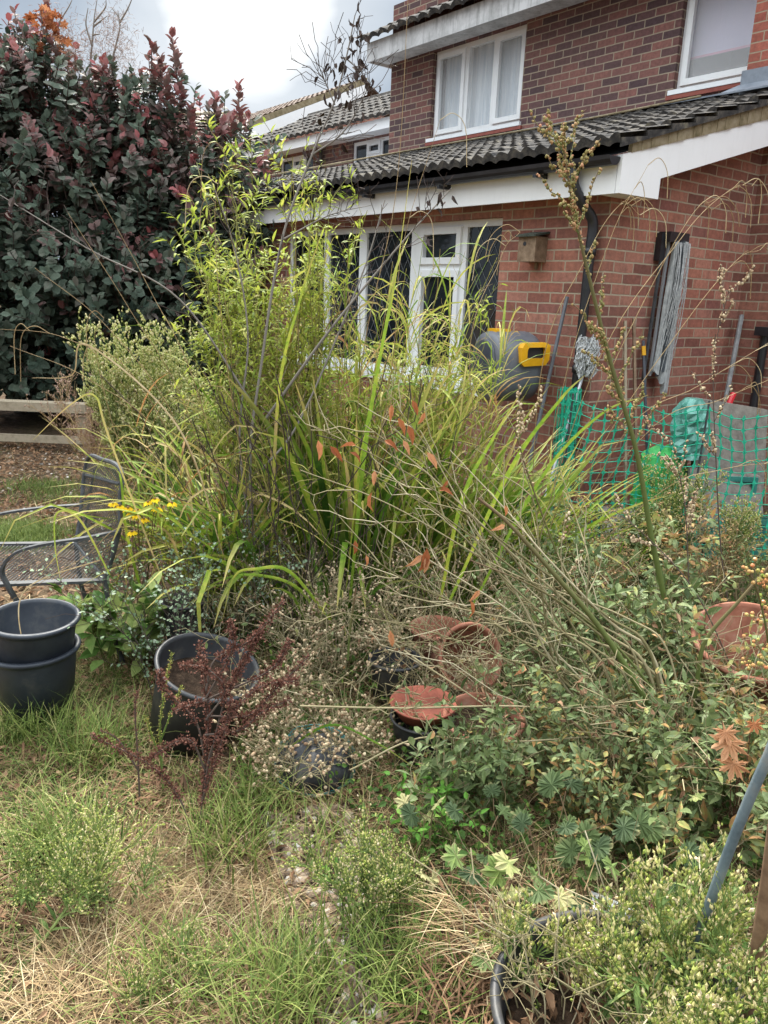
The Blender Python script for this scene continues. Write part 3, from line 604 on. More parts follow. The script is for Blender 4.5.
# folded rotary airer on the side wall (local x out of the wall)
t = lt('folded_airer', .0, .75, 1.0, 'folded clothes airer hanging on the brick wall, grey cords and black top bracket', 'airer')
b = MB(); b.box(.003, .10, -.16, .08, 1.03, 1.10); b.box(.003, .05, -.19, -.13, .9, 1.09); b.build('top_bracket', M['black'], t)
arms = []
for i, (ya, yb, m_) in enumerate(((-.15, -.20, 'dkmetal'), (-.10, -.14, 'alu'), (-.02, -.06, 'alu'), (.05, .02, 'alu'), (-.055, -.10, 'dkmetal'), (.015, -.02, 'dkmetal'))):
    b = MB(); b.bar((.04 + .012 * i, ya, 1.05), (.05 + .012 * i, yb, .04 + .03 * (i % 3)), .024, .014, (1, 0, 0)); b.build('arm', M[m_], t)
def drape(y0, y1, w0, w1, z0, z1, x0, th, ph):       # one hanging pleated panel with its own thickness
    b = MB(); K = 14; V = []
    for k in range(K):
        f = k / (K - 1); yc = y0 + (y1 - y0) * f; w_ = w0 + (w1 - w0) * f + .006 * sin(f * 9 + ph); z = z0 + (z1 - z0) * f
        for q in np.linspace(0, 2 * pi, 14, endpoint=False): V.append((x0 + th * cos(q) * (1 + .35 * sin(3 * q + 2 * f + ph)), yc + w_ * sin(q) * (1 + .12 * sin(4 * q + 5 * f)), z + (.02 * sin(q * 2 + ph) if k == K - 1 else 0)))
    idx = np.arange(K * 14).reshape(K, 14); b.add(V, np.stack([idx[:-1], np.roll(idx[:-1], -1, 1), np.roll(idx[1:], -1, 1), idx[1:]], -1).reshape(-1, 4), polys=[list(idx[0]), list(idx[-1][::-1])]); return b
for y0, y1, w0, w1, z1, m_, x0 in ((-.055, -.11, .022, .030, .10, 'cloth', .085), (.0, -.035, .020, .034, .03, 'cloth', .10), (.045, .03, .020, .040, -.05, 'cloth', .09), (-.02, -.07, .012, .014, .12, 'cloth_dark', .11)):
    drape(y0, y1, w0, w1, 1.04, z1, x0, .022, y0 * 40).build('fabric_panel', M[m_], t)
b = MB(); n_ = 26; s_ = np.linspace(0, 1, 12); y0 = U(-.13, .06, n_); y1 = y0 - .04 + rng.normal(0, .03, n_); P = np.zeros((n_, 12, 3))
P[:, :, 0] = .125 + rng.normal(0, .008, (n_, 1)) + .03 * np.sin(s_ * pi)[None]; P[:, :, 1] = y0[:, None] + (y1 - y0)[:, None] * s_ + rng.normal(0, .004, (n_, 12)); P[:, :, 2] = 1.03 - s_[None] * U(.5, 1.0, (n_, 1)); o = b; b.tubes(P, .0022, 4); b.build('cord', M['cottonm'], t)['kind'] = 'stuff'
# pole in the corner, red handled tool
pole('corner_pole', HW(.42, 1.05, 0), HW(.07, 1.80, 1.53), .020, 'greyd2', 'grey metal pole leaning into the corner of the two brick walls', 'pole')
t = lt('red_handled_tool', .35, 1.3, 0, 'garden tool with a bright red grip standing behind the concrete slab', 'tool')
b = MB(); b.tubes([(0, 0, 0), (-.03, .05, .80)], .013, 8); b.build('shaft', M['greyd'], t)
b = MB(); b.tubes(cat_([(-.03, .05, .78), (-.035, .07, .86), (-.04, .12, .93)], 5), .024, 8, cap=True); b.build('grip', M['red'], t)
# slabs
def slab(a, b_, h, tilt, label, D, th=.05):
    (xa, ya), (xb, yb) = a, b_; pa, pb = at(xa, ya, D), at(xb, yb, D + .1); t = thing('concrete_slab', ((pa[0] + pb[0]) / 2, D, 0), label, 'slab')
    m_ = MB(); dn = A([0, -tilt, -h]); m_.prism([pa, pb, pb + dn, pa + dn], (0, th, .0)); m_.build('panel', M['slab'], t); return t
slab((697, 398), (768, 410), .55, .14, 'speckled concrete slab leaning upright behind the green mesh', 5.35)
slab((690, 468), (760, 476), .42, .25, 'lower grey slab leaning in front of the upright one behind green mesh', 5.15)
slab((600, 508), (650, 512), .16, .25, 'small grey slab lying low behind the mesh nearest the downpipe', 5.0)
# green bag
q = at(691, 415, 5.25); t = thing('green_bag', (q[0], q[1], .45), 'crumpled translucent green bag perched beside the speckled slab', 'bag')
b = MB(); S = 16; an = np.linspace(0, 2 * pi, S, endpoint=False); V = []
for k, z in enumerate(np.linspace(-.36, .14, 10)):
    r_ = .10 * (1 - max(0, (k - 6) / 4) ** 2) + .01
    V += [(q[0] + r_ * cos(a) * (1 + .2 * sin(5 * a + k)), q[1] + r_ * sin(a) * (1 + .2 * cos(4 * a + 2 * k)), q[2] + z * .8) for a in an]
idx = np.arange(10 * S).reshape(10, S); b.add(V, np.stack([idx[:-1], np.roll(idx[:-1], -1, 1), np.roll(idx[1:], -1, 1), idx[1:]], -1).reshape(-1, 4), polys=[list(idx[-1])]); b.build('bag_body', M['bagg'], t)
# teal crates and a green sack behind the mesh
def crate(px_, D, wd, h, dp_, rz, label, base=0.0):
    c = at(*px_, D); t = thing('crate', (c[0], c[1], base), label, 'crate', rz=rz, local=True); b = MB(); rows = 4; k = h / rows
    for j in range(rows):
        z0, z1 = j * k + .006, (j + 1) * k - .012
        b.box(-wd / 2, wd / 2, -dp_ / 2, -dp_ / 2 + .008, z0, z1); b.box(-wd / 2, wd / 2, dp_ / 2 - .008, dp_ / 2, z0, z1); b.box(-wd / 2, -wd / 2 + .008, -dp_ / 2 + .009, dp_ / 2 - .009, z0, z1); b.box(wd / 2 - .008, wd / 2, -dp_ / 2 + .009, dp_ / 2 - .009, z0, z1)
    b.build('slatted_side', M['crate'], t); b = MB()
    for sx in (-1, 1):
        for sy in (-1, 1): b.box(sx * wd / 2 - .016, sx * wd / 2 + .016, sy * dp_ / 2 - .016, sy * dp_ / 2 + .016, 0, h)
    b.box(-wd / 2 - .014, wd / 2 + .014, -dp_ / 2 - .014, -dp_ / 2 + .0, h - .03, h + .004); b.box(-wd / 2 - .014, wd / 2 + .014, dp_ / 2, dp_ / 2 + .014, h - .03, h + .004); b.build('frame', M['crate'], t); b = MB(); b.box(-wd / 2 + .01, wd / 2 - .01, -dp_ / 2 + .01, dp_ / 2 - .01, .02, .03); b.build('crate_floor', M['crate'], t)
crate((735, 520), 5.02, .42, .26, .26, .1, 'teal slatted crate low behind the mesh in front of the grey slabs'); crate((625, 530), 4.95 + .2, .34, .17, .24, -.2, 'low teal crate behind the mesh left of the fluffy weed')
crate((712, 520), 5.30, .40, .20, .22, .0, 'teal crate standing behind the other crate by the slabs', 0.28)
q = at(668, 432, 5.3); t = thing('green_sack', (q[0], q[1], 0), 'bright green sack bulging behind the mesh left of the slabs', 'sack'); b = MB(); V = []
for k in range(12):
    f = k / 11; r_ = (.16 - .02 * f + .03 * sin(f * 3)) * (1 if k < 11 else .3)
    V += [(q[0] + r_ * cos(a) * (1 + .12 * sin(4 * a + k * .7)), q[1] + r_ * .7 * sin(a) * (1 + .12 * cos(5 * a - k)), f * (q[2] - .10) + .02 * sin(3 * a)) for a in np.linspace(0, 2 * pi, 22, endpoint=False)]
idx = np.arange(12 * 22).reshape(12, 22); b.add(V, np.stack([idx[:-1], np.roll(idx[:-1], -1, 1), np.roll(idx[1:], -1, 1), idx[1:]], -1).reshape(-1, 4), polys=[list(idx[-1])]); b.build('sack_body', M['sackg'], t)
# green barrier mesh with stakes
A0, B0 = A([1.15, 5.02, 0]), A([3.1, 4.78, 0]); t = thing('barrier_mesh', (2.1, 4.9, 0), 'sagging bright green plastic barrier mesh strung in front of the brick corner', 'mesh fence')
nx, nz = 27, 14; sx_ = np.linspace(0, 1, nx); zz = np.linspace(.02, .98, nz)
P = A0 + (B0 - A0) * sx_[:, None, None] + A([0, 0, 1.0]) * zz[None, :, None]
wob_ = .03 * np.sin(sx_ * 9)[:, None] * np.sin(zz * 5)[None] + rng.normal(0, .006, (nx, nz)); P[..., 1] += wob_ - .10 * (zz < .45) * (.45 - zz); P[..., 2] -= .05 * np.sin(sx_ * 14)[:, None] ** 2 * zz + .035 * sx_[:, None] * zz
P[..., 0] += .02 * np.sin(zz * 8 + sx_[:, None] * 5)
b = MB(); b.tubes(P, .0045, 4); b.tubes(P.transpose(1, 0, 2), .0030, 4)
kn = P.reshape(-1, 3); n_ = len(kn); d = A([0, 0, 1.0]) + rng.normal(0, .12, (n_, 3)); b.leaves(kn - d * .020, d, A([0, -1.0, .1]), .048, .030, tpl='dia'); d2 = A([1.0, 0, 0]) + rng.normal(0, .12, (n_, 3)); b.leaves(kn - d2 * .012, d2, A([0, -1.0, .1]), .024, .018, tpl='dia')
b.build('netting', M['netg'], t)
for x in (1.18, 2.02, 3.05): y = 5.02 - (x - 1.15) * .123 + .02; b = MB(); b.tubes([(x, y, 0), (x + .01, y, 1.02)], .007, 6, cap=True); b.build('stake', M['dkmetal'], t)
# second bunch of mesh by the downpipe
t = thing('mesh_roll', HW(.08, -.32, 0), 'rolled bundle of green mesh standing at the foot of the downpipe', 'mesh roll'); b = MB(); c0 = HW(.06, -.3, 0)
an = np.linspace(0, 5 * pi, 60); pts = np.stack([c0[0] + (.04 + .008 * an / 3) * np.cos(an), c0[1] + (.04 + .008 * an / 3) * np.sin(an), 0 * an], -1)
P = pts[::2][:, None] + A([0, 0, 1.0]) * np.linspace(.02, 1.0, 12)[None, :, None] + rng.normal(0, .004, (30, 12, 3)); b.tubes(P, .003, 3); b.tubes(P.transpose(1, 0, 2), .0025, 3)
kn = P.reshape(-1, 3); b.leaves(kn - A([0, 0, .018]), A([0, 0, 1.0]) + 0 * kn, kn - c0, .036, .026, tpl='dia'); b.build('netting', M['netg'], t)
# low timber rails beneath the bush
D = 7.3; t = thing('timber_rail', (at(30, 440, D)[0], D, 0), 'low weathered timber rail of two boards in front of the purple bush', 'rail')
xa, xb = at(-160, 420, D)[0], at(86, 420, D)[0]; zt, zb = at(40, 403, D)[2], at(40, 437, D)[2]
b = MB(); b.box(xa, xb, D, D + .16, zt - .085, zt); b.build('board', M['wood_pale'], t); b = MB(); b.box(xa, xb, D + .02, D + .06, zb - .06, zb + .01); b.build('board', M['wood_pale'], t)
for x in (xa + .1, (xa + xb) / 2 - .35, xb - .12): b = MB(); b.box(x, x + .09, D + .062, D + .14, 0, zt - .087); b.build('post', M['wood_pale'], t)

# metal mesh garden chair, facing left
t = thing('garden_chair', (-1.45, 3.28, 0), 'dark metal mesh garden chair with curved arms beside the black pots', 'chair')
m_ = 'dkmetal'
def sheetmesh(P00, P10, P11, P01, sp=.016, r=.0017):
    P00, P10, P11, P01 = map(A, (P00, P10, P11, P01)); b = MB(); lu, lv = np.linalg.norm(P10 - P00), np.linalg.norm(P01 - P00)
    def pt(a, c): return P00 * (1 - a) * (1 - c) + P10 * a * (1 - c) + P11 * a * c + P01 * (1 - a) * c
    segs = []; n0 = int((lu + lv) / sp)
    for i in range(-n0, n0 * 2):
        for sg in (1, -1):
            vs = np.linspace(0, lv, 60); us = i * sp + sg * vs * .55; ok = (us >= 0) & (us <= lu)
            if ok.sum() < 2: continue
            vv, uu = vs[ok], us[ok]; segs.append([pt(uu[0] / lu, vv[0] / lv), pt(uu[-1] / lu, vv[-1] / lv)])
    b.tubes(A(segs), r, 3); return b
FL, NL, NR, FR = at(-28, 556, 3.42), at(-6, 606, 2.98), at(106, 590, 3.02), at(76, 549, 3.46)
for q in (FL, NL, NR, FR): q[2] = .42 + (q[2] - .42) * .3
NT, FT = at(121, 470, 3.10), at(87, 461, 3.56)
sheetmesh(NL, NR, FR, FL).build('seat', M[m_], t)
NM = at(119, 531, 3.02)
sheetmesh(NR, NM, at(80, 520, 3.5), FR).build('backrest', M[m_], t)
b2 = sheetmesh(NM, NT, FT, at(80, 520, 3.5)); b2.build('backrest', M[m_], t)
b = MB(); b.bar(NL, NR, .035, .012); b.bar(FL, FR, .03, .012); b.tubes(cat_([NL, (NL + FL) / 2 + A([-.05, 0, 0]), FL], 6), .011, 8); b.tubes([NR, FR], .009, 6); b.build('seat_frame', M[m_], t)
b = MB(); b.tubes(cat_([NR, NM, (NM + NT) / 2, NT, (NT + FT) / 2 + A([0, 0, .025]), FT, at(80, 520, 3.5), FR], 6), .010, 8); b.tubes([at(86, 475, 3.55), at(120, 484, 3.1)], .008, 6); b.tubes([at(84, 535, 3.5), at(94, 470, 3.5)], .006, 6); b.build('back_frame', M[m_], t)
for pts, leg in ((((120, 531, 3.0), (85, 538, 2.98), (40, 545, 2.96), (14, 554, 2.95), (2, 570, 2.95), (8, 586, 2.95), (18, 603, 2.96)), ((18, 603, 2.96), (21, 640, 2.97), (14, 680, 2.97))),
                 (((80, 505, 3.55), (40, 508, 3.52), (0, 514, 3.48), (-22, 522, 3.45), (-30, 540, 3.43), (-24, 556, 3.42)), ((-24, 556, 3.42), (-20, 590, 3.42), (-26, 622, 3.42)))):
    P = cat_(px(*pts), 6); b = MB()
    for i in range(len(P) - 1): b.bar(P[i], P[i + 1] + (P[i + 1] - P[i]) * .12, .026, .010, (0, 0, 1) if i < 18 else (1, 0, 0))
    b.build('armrest', M[m_], t); b = MB(); P = cat_(px(*leg), 5); P[-1][2] = 0; b.tubes(P, .012, 8); b.build('leg', M[m_], t)
for q, c in ((NR, (NR[0] + .06, NR[1], 0)), (FR, (FR[0] + .06, FR[1], 0))): b = MB(); b.tubes([q, (q + A(c)) / 2 + A([-.02, 0, 0]), A(c)], .011, 8); b.build('leg', M[m_], t)
# pots ---------------------------------------------------------------
def pot(name, c, rt, rb, h, m_, label, cat='pot', axis=(0, 0, 1), fill=None, lip=.012, group=None, n=48, sq=1.0, soil='soil'):
    ax = nrm(A(axis, float)); t = thing(name, c, label, cat, group)
    b = MB(); b.lathe([(0.001, 0), (rb, 0), (rb + (rt - rb) * .9, h * .9), (rt, h - lip * 1.6), (rt + lip, h - lip * 1.2), (rt + lip * 1.2, h - lip * .4), (rt + lip * .8, h), (rt, h + .002), (rt - .006, h - .012), (rb - .006, .01), (.001, .01)], c, n, ax, sq)
    b.build('pot_body', M[m_], t, smooth=True)
    if fill:
        b = MB(); k = 10; rr = (rb + (rt - rb) * fill) - .008; V = [(0, 0)]
        prof = [(rr * i / k + .001, h * fill + rng.normal(0, .004)) for i in range(k + 1)]; b.lathe(prof[::-1], c, 30, ax, sq); b.build('compost', M[soil], t, smooth=True)
    return t
pc = G(40, 722); pc[2] = 0
pot('plant_pot', pc, .150, .115, .315, 'blueblack', 'outer lower black pot of the nested pair on the grass by the chair')
t = pot('plant_pot', pc + A([0, 0, .12]), .146, .112, .315, 'blueblack', 'inner upper black pot nested in another beside the mesh chair', axis=(.05, -.03, 1))
cu_ = bpy.data.curves.new('lettering', 'FONT'); cu_.body = 'erra'; cu_.size = .052; cu_.extrude = .0004; tx = bpy.data.objects.new('tmp', cu_); C.objects.link(tx)
dg = bpy.context.evaluated_depsgraph_get(); me = bpy.data.meshes.new_from_object(tx.evaluated_get(dg)); bpy.data.objects.remove(tx)
co = np.zeros(len(me.vertices) * 3); me.vertices.foreach_get('co', co); co = co.reshape(-1, 3); aa = radians(146) - co[:, 0] / .135; r_ = .1385 - co[:, 2] * .5
V2 = np.stack([r_ * np.cos(aa), r_ * np.sin(aa), .235 + co[:, 1]], -1); me.vertices.foreach_set('co', V2.ravel()); me.update(); me.materials.append(M['lettering']); lo = bpy.data.objects.new('lettering', me); C.objects.link(lo); lo.parent = t
pm = G(166, 752); pm[2] = 0
pot('plant_pot', pm + A([.05, .12, 0]), .175, .145, .33, 'darkpot', 'large black tub behind the rust-red dock, its rim tipped to the right', axis=(.30, -.16, 1), fill=.7, lip=.011)
q = G(172, 700); pot('plant_pot', (q[0], q[1] + .22, 0), .085, .06, .34, 'darkpot', 'narrow black pot just behind the large tub under the green leaves', lip=.008)
pot('terracotta_pot', at(458, 664, 2.80) + A([-.02, .08, -.02]), .125, .09, .19, 'terra', 'terracotta pot tipped over with its mouth towards the camera', axis=(.30, -.75, .42), lip=.010)
q = at(423, 708, 2.42)
pot('black_pot', (q[0], q[1], 0), .108, .085, q[2] - .03, 'darkpot', 'black pot under the red saucer in the middle of the weeds', lip=.006)
t = thing('saucer', (q[0], q[1], q[2] - .045), 'red clay saucer resting on a black pot among the weeds', 'saucer'); b = MB(); b.lathe([(.001, 0), (.085, 0), (.112, .045), (.117, .047), (.118, .052), (.110, .052), (.083, .012), (.001, .010)], (q[0], q[1], q[2] - .028), 40); b.build('dish', M['terrad'], t, smooth=True)
q = at(483, 714, 2.40); pot('terracotta_pot', (q[0], q[1], -.02), .130, .09, q[2] + .03, 'terra', 'upright terracotta pot with dark compost to the right of the red saucer', fill=.82, lip=.010, axis=(0, -.12, 1))
q = at(395, 665, 2.82); pot('black_pot', (q[0], q[1], 0), .10, .08, .2, 'darkpot', 'black pot in deep shade behind the red saucer', lip=.008)
q = at(437, 640, 3.05); pot('terracotta_pot', (q[0], q[1], 0), .11, .08, .24, 'terra', 'terracotta pot half hidden behind the tipped one')
q = at(762, 722, 2.60); pot('terracotta_pot', q + A([-.02, .16, .02]), .205, .15, .30, 'terra', 'large terracotta pot lying on its side at the right edge', axis=(-.10, -.30, .95), lip=.014)
q = at(735, 712, 2.62); pot('black_tray', (q[0] + .04, q[1] + .05, .0), .19, .15, max(.06, q[2] + .03), 'darkpot', 'wide black tub under the large terracotta pot at right', fill=.8, lip=.012)
q = at(676, 648, 2.9); pot('black_pot', (q[0], q[1] + .12, 0), .09, .07, .25, 'darkpot', 'black pot just left of the large terracotta pot', lip=.010, fill=.9)
# black wrapped bundle with twine
q = G(312, 800); t = thing('wrapped_pot', (q[0], q[1] + .06, 0), 'tipped black pot wrapped in plastic and blue-green twine under dry seed heads', 'pot')
c0 = A([q[0], q[1] + .09, .075]); b = MB(); n1, n2 = 28, 18; V = []
for i in range(n2):
    ph = pi * i / (n2 - 1)
    for j in range(n1):
        a_ = 2 * pi * j / n1; r_ = 1 + .08 * sin(5 * a_ + 3 * ph) + .05 * sin(9 * a_ - 4 * ph) + rng.normal(0, .015); V.append(c0 + A([.125 * sin(ph) * cos(a_) * r_, .12 * sin(ph) * sin(a_) * r_, .09 * cos(ph) * r_]))
idx = np.arange(n1 * n2).reshape(n2, n1); b.add(V, np.stack([idx[:-1], np.roll(idx[:-1], -1, 1), np.roll(idx[1:], -1, 1), idx[1:]], -1).reshape(-1, 4)); b.build('wrapping', M['darkpot'], t, smooth=True)
b = MB()
for k in range(5):
    a_ = np.linspace(0, 2 * pi, 40); P = c0 + np.stack([.133 * np.cos(a_), .124 * np.sin(a_) * cos(.25 + k * .16), .10 * np.sin(a_) * sin(.25 + k * .16) + .008 * k - .01], -1) + rng.normal(0, .002, (40, 3)); b.tubes(P, .0022, 5)
b.build('twine', M['wire'], t)
# big tub at the bottom edge
q = G(625, 1010, .33); pot('garden_tub', (q[0], q[1], 0), .235, .19, .33, 'darkpot', 'large black tub at the bottom edge holding the flowering fleabane', fill=.72, lip=.013, n=64)
TUB = A([q[0], q[1], .24])
# blue-grey hose and brown cane at the right
P = cat_([G(1010, 900) * A([1, 1, 0]), at(985, 800, 1.6), at(930, 660, 1.5), at(860, 615, 1.36)] + px((804, 660, 1.25), (774, 742, 1.22), (744, 812, 1.22), (711, 900, 1.22), (688, 975, 1.22), (676, 1050, 1.2)), 8)
t = thing('hose_hoop', P[-1] * A([1, 1, 0]), 'blue-grey plastic hoop arching out of the tub at bottom right', 'hoop'); b = MB(); b.tubes(P, .0095, 12); b.build('pipe', M['bluepipe'], t, smooth=True)
P = cat_(px((796, 735, 1.14), (778, 810, 1.12), (768, 880, 1.12), (756, 960, 1.12), (746, 1040, 1.12)), 8)
t = thing('brown_cane', P[-1] * A([1, 1, 0]), 'thick brown cane beside the blue-grey hoop at the right edge', 'cane'); b = MB(); b.tubes(P, .012, 10); b.build('stem', M['cane_brown'], t, smooth=True)
# white slatted tray with pink label
q = G(614, 918, .13); t = thing('slatted_tray', (q[0], q[1], .0), 'broken white slatted tray with dead leaves between the lobed leaves and tub', 'tray')
ex, ey = nrm(A([.2, .95, -.15])), nrm(A([.85, -.5, 0])); b = MB()
for k in (0, 1, 4, 5, 8, 10): p0 = q + ey * (k - 5) * .010 - ex * .07; b.bar(p0, p0 + ex * .14, .0055, .003, (0, 0, 1))
b.bar(q - ey * .055 - ex * .07, q + ey * .055 - ex * .07, .009, .004); b.bar(q - ey * .055 + ex * .07, q + ey * .055 + ex * .07, .009, .004); b.bar(q - ey * .055, q + ey * .055, .007, .005); b.build('slats', M['whitep'], t)
for z in (.1,): b = MB(); b.tubes([q - ex * .06 - A([0, 0, .004]), A([q[0], q[1] - .04, 0])], .006, 6); b.build('foot', M['whitep'], t)
q = G(652, 905, .25); t = thing('pink_label', q * A([1, 1, 0]), 'crumpled pink plant label standing among the pale fleabane flowers', 'label'); b = MB(); P = cat_([q - A([0, 0, .25]), q - A([0, 0, .04]), q + A([0, 0, .03])], 3)
b.bar(P[0], P[-4], .006, .002, (0, 1, 0)); b.add([q + A(v) for v in ((-.012, 0, -.05), (.010, -.004, -.05), (.016, .006, 0), (-.006, .002, .0), (-.014, -.004, .035), (.006, 0, .04))], [(0, 1, 2, 3), (3, 2, 5, 4)]); b.build('tag', M['pink'], t)
# ================================================================= plants
def gsample(poly, n):                      # random ground points inside a patch given by its corners
    P = A([G(*q)[:2] for q in poly]); lo, hi = P.min(0), P.max(0); out = np.zeros((0, 2))
    while len(out) < n:
        Q = U(0, 1, (n * 3, 2)) * (hi - lo) + lo; ins = np.zeros(len(Q), bool)
        for i in range(len(P)):
            a, b = P[i], P[(i + 1) % len(P)]; c = ((a[1] > Q[:, 1]) != (b[1] > Q[:, 1])) & (Q[:, 0] < (b[0] - a[0]) * (Q[:, 1] - a[1]) / (b[1] - a[1] + 1e-12) + a[0]); ins ^= c
        out = np.vstack([out, Q[ins]])
    return np.hstack([out[:n], np.zeros((n, 1))])
def gb(x, y): q = G(x, y); q[2] = 0; return q
UP = A([0, 0, 1.0])
S_ = lambda *a: [(p, c) for p, c in a]
L = {}
L['bamboo'] = leafm('bamboo_leaf', S_((0, (.13, .19, .03)), (.4, (.27, .34, .05)), (.8, (.42, .46, .08)), (1, (.44, .38, .12))), trans=.4)
L['cane'] = leafm('cane_stem', S_((0, (.12, .13, .03)), (.6, (.26, .24, .08)), (1, (.32, .24, .12))), trans=0)
L['strap'] = leafm('strap_leaf', S_((0, (.035, .085, .015)), (.35, (.10, .20, .022)), (.7, (.25, .37, .04)), (.9, (.44, .44, .07)), (1, (.42, .31, .14))), trans=.3, nz=.75, tip=.66, tipcol=(.36, .29, .10))
L['straw'] = leafm('dry_grass', S_((0, (.10, .06, .03)), (.4, (.25, .165, .08)), (.75, (.40, .29, .15)), (1, (.56, .45, .27))), trans=.1, nz=.8)
L['reed'] = leafm('reed_leaf', S_((0, (.07, .14, .02)), (.35, (.19, .28, .035)), (.6, (.38, .38, .08)), (.85, (.46, .35, .16)), (1, (.34, .17, .07))), trans=.3)
L['grass'] = leafm('lawn_grass', S_((0, (.05, .085, .02)), (.4, (.12, .17, .035)), (.7, (.24, .27, .075)), (.9, (.38, .33, .15)), (1, (.26, .18, .09))), trans=.15, nz=.8)
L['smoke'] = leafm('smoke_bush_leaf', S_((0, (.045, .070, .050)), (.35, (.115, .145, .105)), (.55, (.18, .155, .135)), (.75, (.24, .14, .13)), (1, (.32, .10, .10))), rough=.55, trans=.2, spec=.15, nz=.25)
L['plume'] = leafm('seed_plume', S_((0, (.30, .20, .15)), (1, (.48, .34, .27))), trans=.3)
L['orange'] = leafm('autumn_leaf', S_((0, (.24, .075, .03)), (.5, (.42, .16, .065)), (1, (.55, .31, .17))), trans=.3)
L['bark'] = leafm('grey_bark', S_((0, (.10, .085, .07)), (1, (.26, .235, .21))), trans=0, rough=.9)
L['darktwig'] = leafm('dark_twig', S_((0, (.045, .03, .028)), (1, (.13, .10, .08))), trans=0, rough=.9)
L['deadstem'] = leafm('pale_dead_stem', S_((0, (.15, .13, .06)), (.6, (.31, .26, .15)), (1, (.46, .40, .27))), trans=0, rough=.8)
L['greenstem'] = leafm('green_stem', S_((0, (.055, .075, .02)), (1, (.14, .18, .05))), trans=0, tip=.3, tipcol=(.14, .085, .05))
L['seed'] = leafm('seed_capsule', S_((0, (.20, .12, .07)), (.5, (.40, .29, .18)), (1, (.55, .46, .30))), trans=0, rough=.8)
L['seedgreen'] = leafm('seed_pod_green', S_((0, (.16, .15, .05)), (.5, (.30, .25, .10)), (1, (.42, .20, .11))), trans=0, rough=.8)
L['flea'] = leafm('fleabane_leaf', S_((0, (.07, .12, .03)), (.6, (.15, .22, .06)), (1, (.26, .31, .10))), trans=.3)
L['fleaf'] = leafm('fleabane_flower', S_((0, (.26, .33, .06)), (.5, (.40, .41, .12)), (.85, (.58, .50, .24)), (1, (.68, .55, .38))), trans=.15, rough=.8, nz=.2)
L['fluff'] = leafm('fluffy_seedhead', S_((0, (.34, .38, .12)), (.6, (.56, .55, .24)), (1, (.70, .62, .40))), trans=.3, rough=.9)
L['dock'] = leafm('dock_seed', S_((0, (.06, .026, .018)), (.5, (.14, .056, .040)), (1, (.26, .13, .09))), trans=.1, rough=.8)
L['dockg'] = leafm('dock_seed_green', S_((0, (.16, .17, .04)), (.6, (.32, .32, .08)), (1, (.42, .26, .10))), trans=.1, rough=.8)
L['aster'] = leafm('aster_leaf', S_((0, (.05, .078, .025)), (.45, (.12, .165, .055)), (.8, (.23, .28, .13)), (.93, (.30, .31, .09)), (1, (.36, .20, .08))), trans=.25, rough=.55, spec=.25)
L['wvine'] = leafm('small_pale_leaf', S_((0, (.09, .15, .07)), (.6, (.22, .30, .18)), (1, (.46, .52, .40))), trans=.2)
L['broad'] = leafm('broad_green_leaf', S_((0, (.05, .11, .02)), (.5, (.12, .23, .05)), (1, (.36, .42, .14))), trans=.3)
L['lobed'] = leafm('lobed_leaf', S_((0, (.06, .09, .04)), (.45, (.13, .18, .065)), (.75, (.20, .27, .07)), (1, (.42, .38, .19))), trans=.2, tip=.8, tipcol=(.30, .26, .12))
L['bright'] = leafm('bright_green_leaf', S_((0, (.05, .15, .02)), (.6, (.14, .32, .05)), (1, (.28, .44, .09))), trans=.3)
L['yellowf'] = leafm('yellow_petal', S_((0, (.70, .45, .01)), (1, (.85, .62, .02))), trans=.2)
L['brownf'] = leafm('flower_centre', S_((0, (.10, .05, .02)), (1, (.25, .14, .04))), trans=0)
L['deadleaf'] = leafm('dead_leaf', S_((0, (.08, .045, .025)), (.5, (.20, .11, .06)), (1, (.36, .22, .13))), trans=.15, rough=.8)
L['berry'] = leafm('berry_skin', S_((0, (.22, .32, .05)), (.5, (.46, .32, .12)), (1, (.55, .20, .09))), trans=0, rough=.35)
L['stone'] = leafm('stone', S_((0, (.10, .075, .055)), (.4, (.28, .20, .14)), (.75, (.38, .30, .23)), (.92, (.46, .42, .36)), (1, (.60, .56, .50))), trans=0, rough=.9, spec=.05)
L['cover'] = leafm('ground_cover_leaf', S_((0, (.03, .065, .015)), (.6, (.09, .17, .035)), (1, (.22, .30, .06))), trans=.25)
MANY = {'leaves', 'seed_heads', 'flower_heads', 'seed_pods', 'side_branches', 'side_stems', 'twigs', 'seed_spikes', 'seed_plume', 'dead_leaves', 'hanging_tails', 'crown', 'canes', 'straw', 'stems', 'stalks'}
def B(mb, name, m_, par, **k):
    if name in ('stem', 'stems', 'branches', 'canes', 'twigs', 'blade', 'trunk', 'stalks'): k.setdefault('smooth', True)
    o = mb.build(name, L[m_], par, **k)
    if par is not None and name in MANY: o['kind'] = 'stuff'
    return o

# ---- smoke bush -----------------------------------------------------
cx0, cy0 = -4.35, 9.4
t = thing('smoke_bush', (cx0, cy0, 0), 'huge smoke bush with dark blue-green leaves and purple-red new shoots, filling the left', 'bush')
lumps = [(-4.6, 9.4, 1.5, 1.7), (-3.6, 9.3, 1.6, 1.5), (-2.9, 9.5, 1.3, 1.15), (-5.6, 9.5, 1.6, 1.6), (-4.9, 9.3, 2.9, 1.25), (-3.9, 9.2, 3.0, 1.0), (-3.2, 9.4, 2.6, 1.0), (-5.8, 9.6, 3.0, 1.3), (-2.7, 9.5, 2.1, .95),
         (-4.3, 9.2, 3.6, .62), (-2.35, 9.6, 1.6, .85), (-3.5, 9.2, .9, 1.0), (-2.6, 9.6, .8, .8), (-4.6, 9.0, .8, 1.2), (-5.3, 9.2, 3.75, .5), (-2.2, 9.4, 2.75, .75), (-1.95, 9.5, 2.0, .7), (-2.9, 9.3, 3.2, .6)]
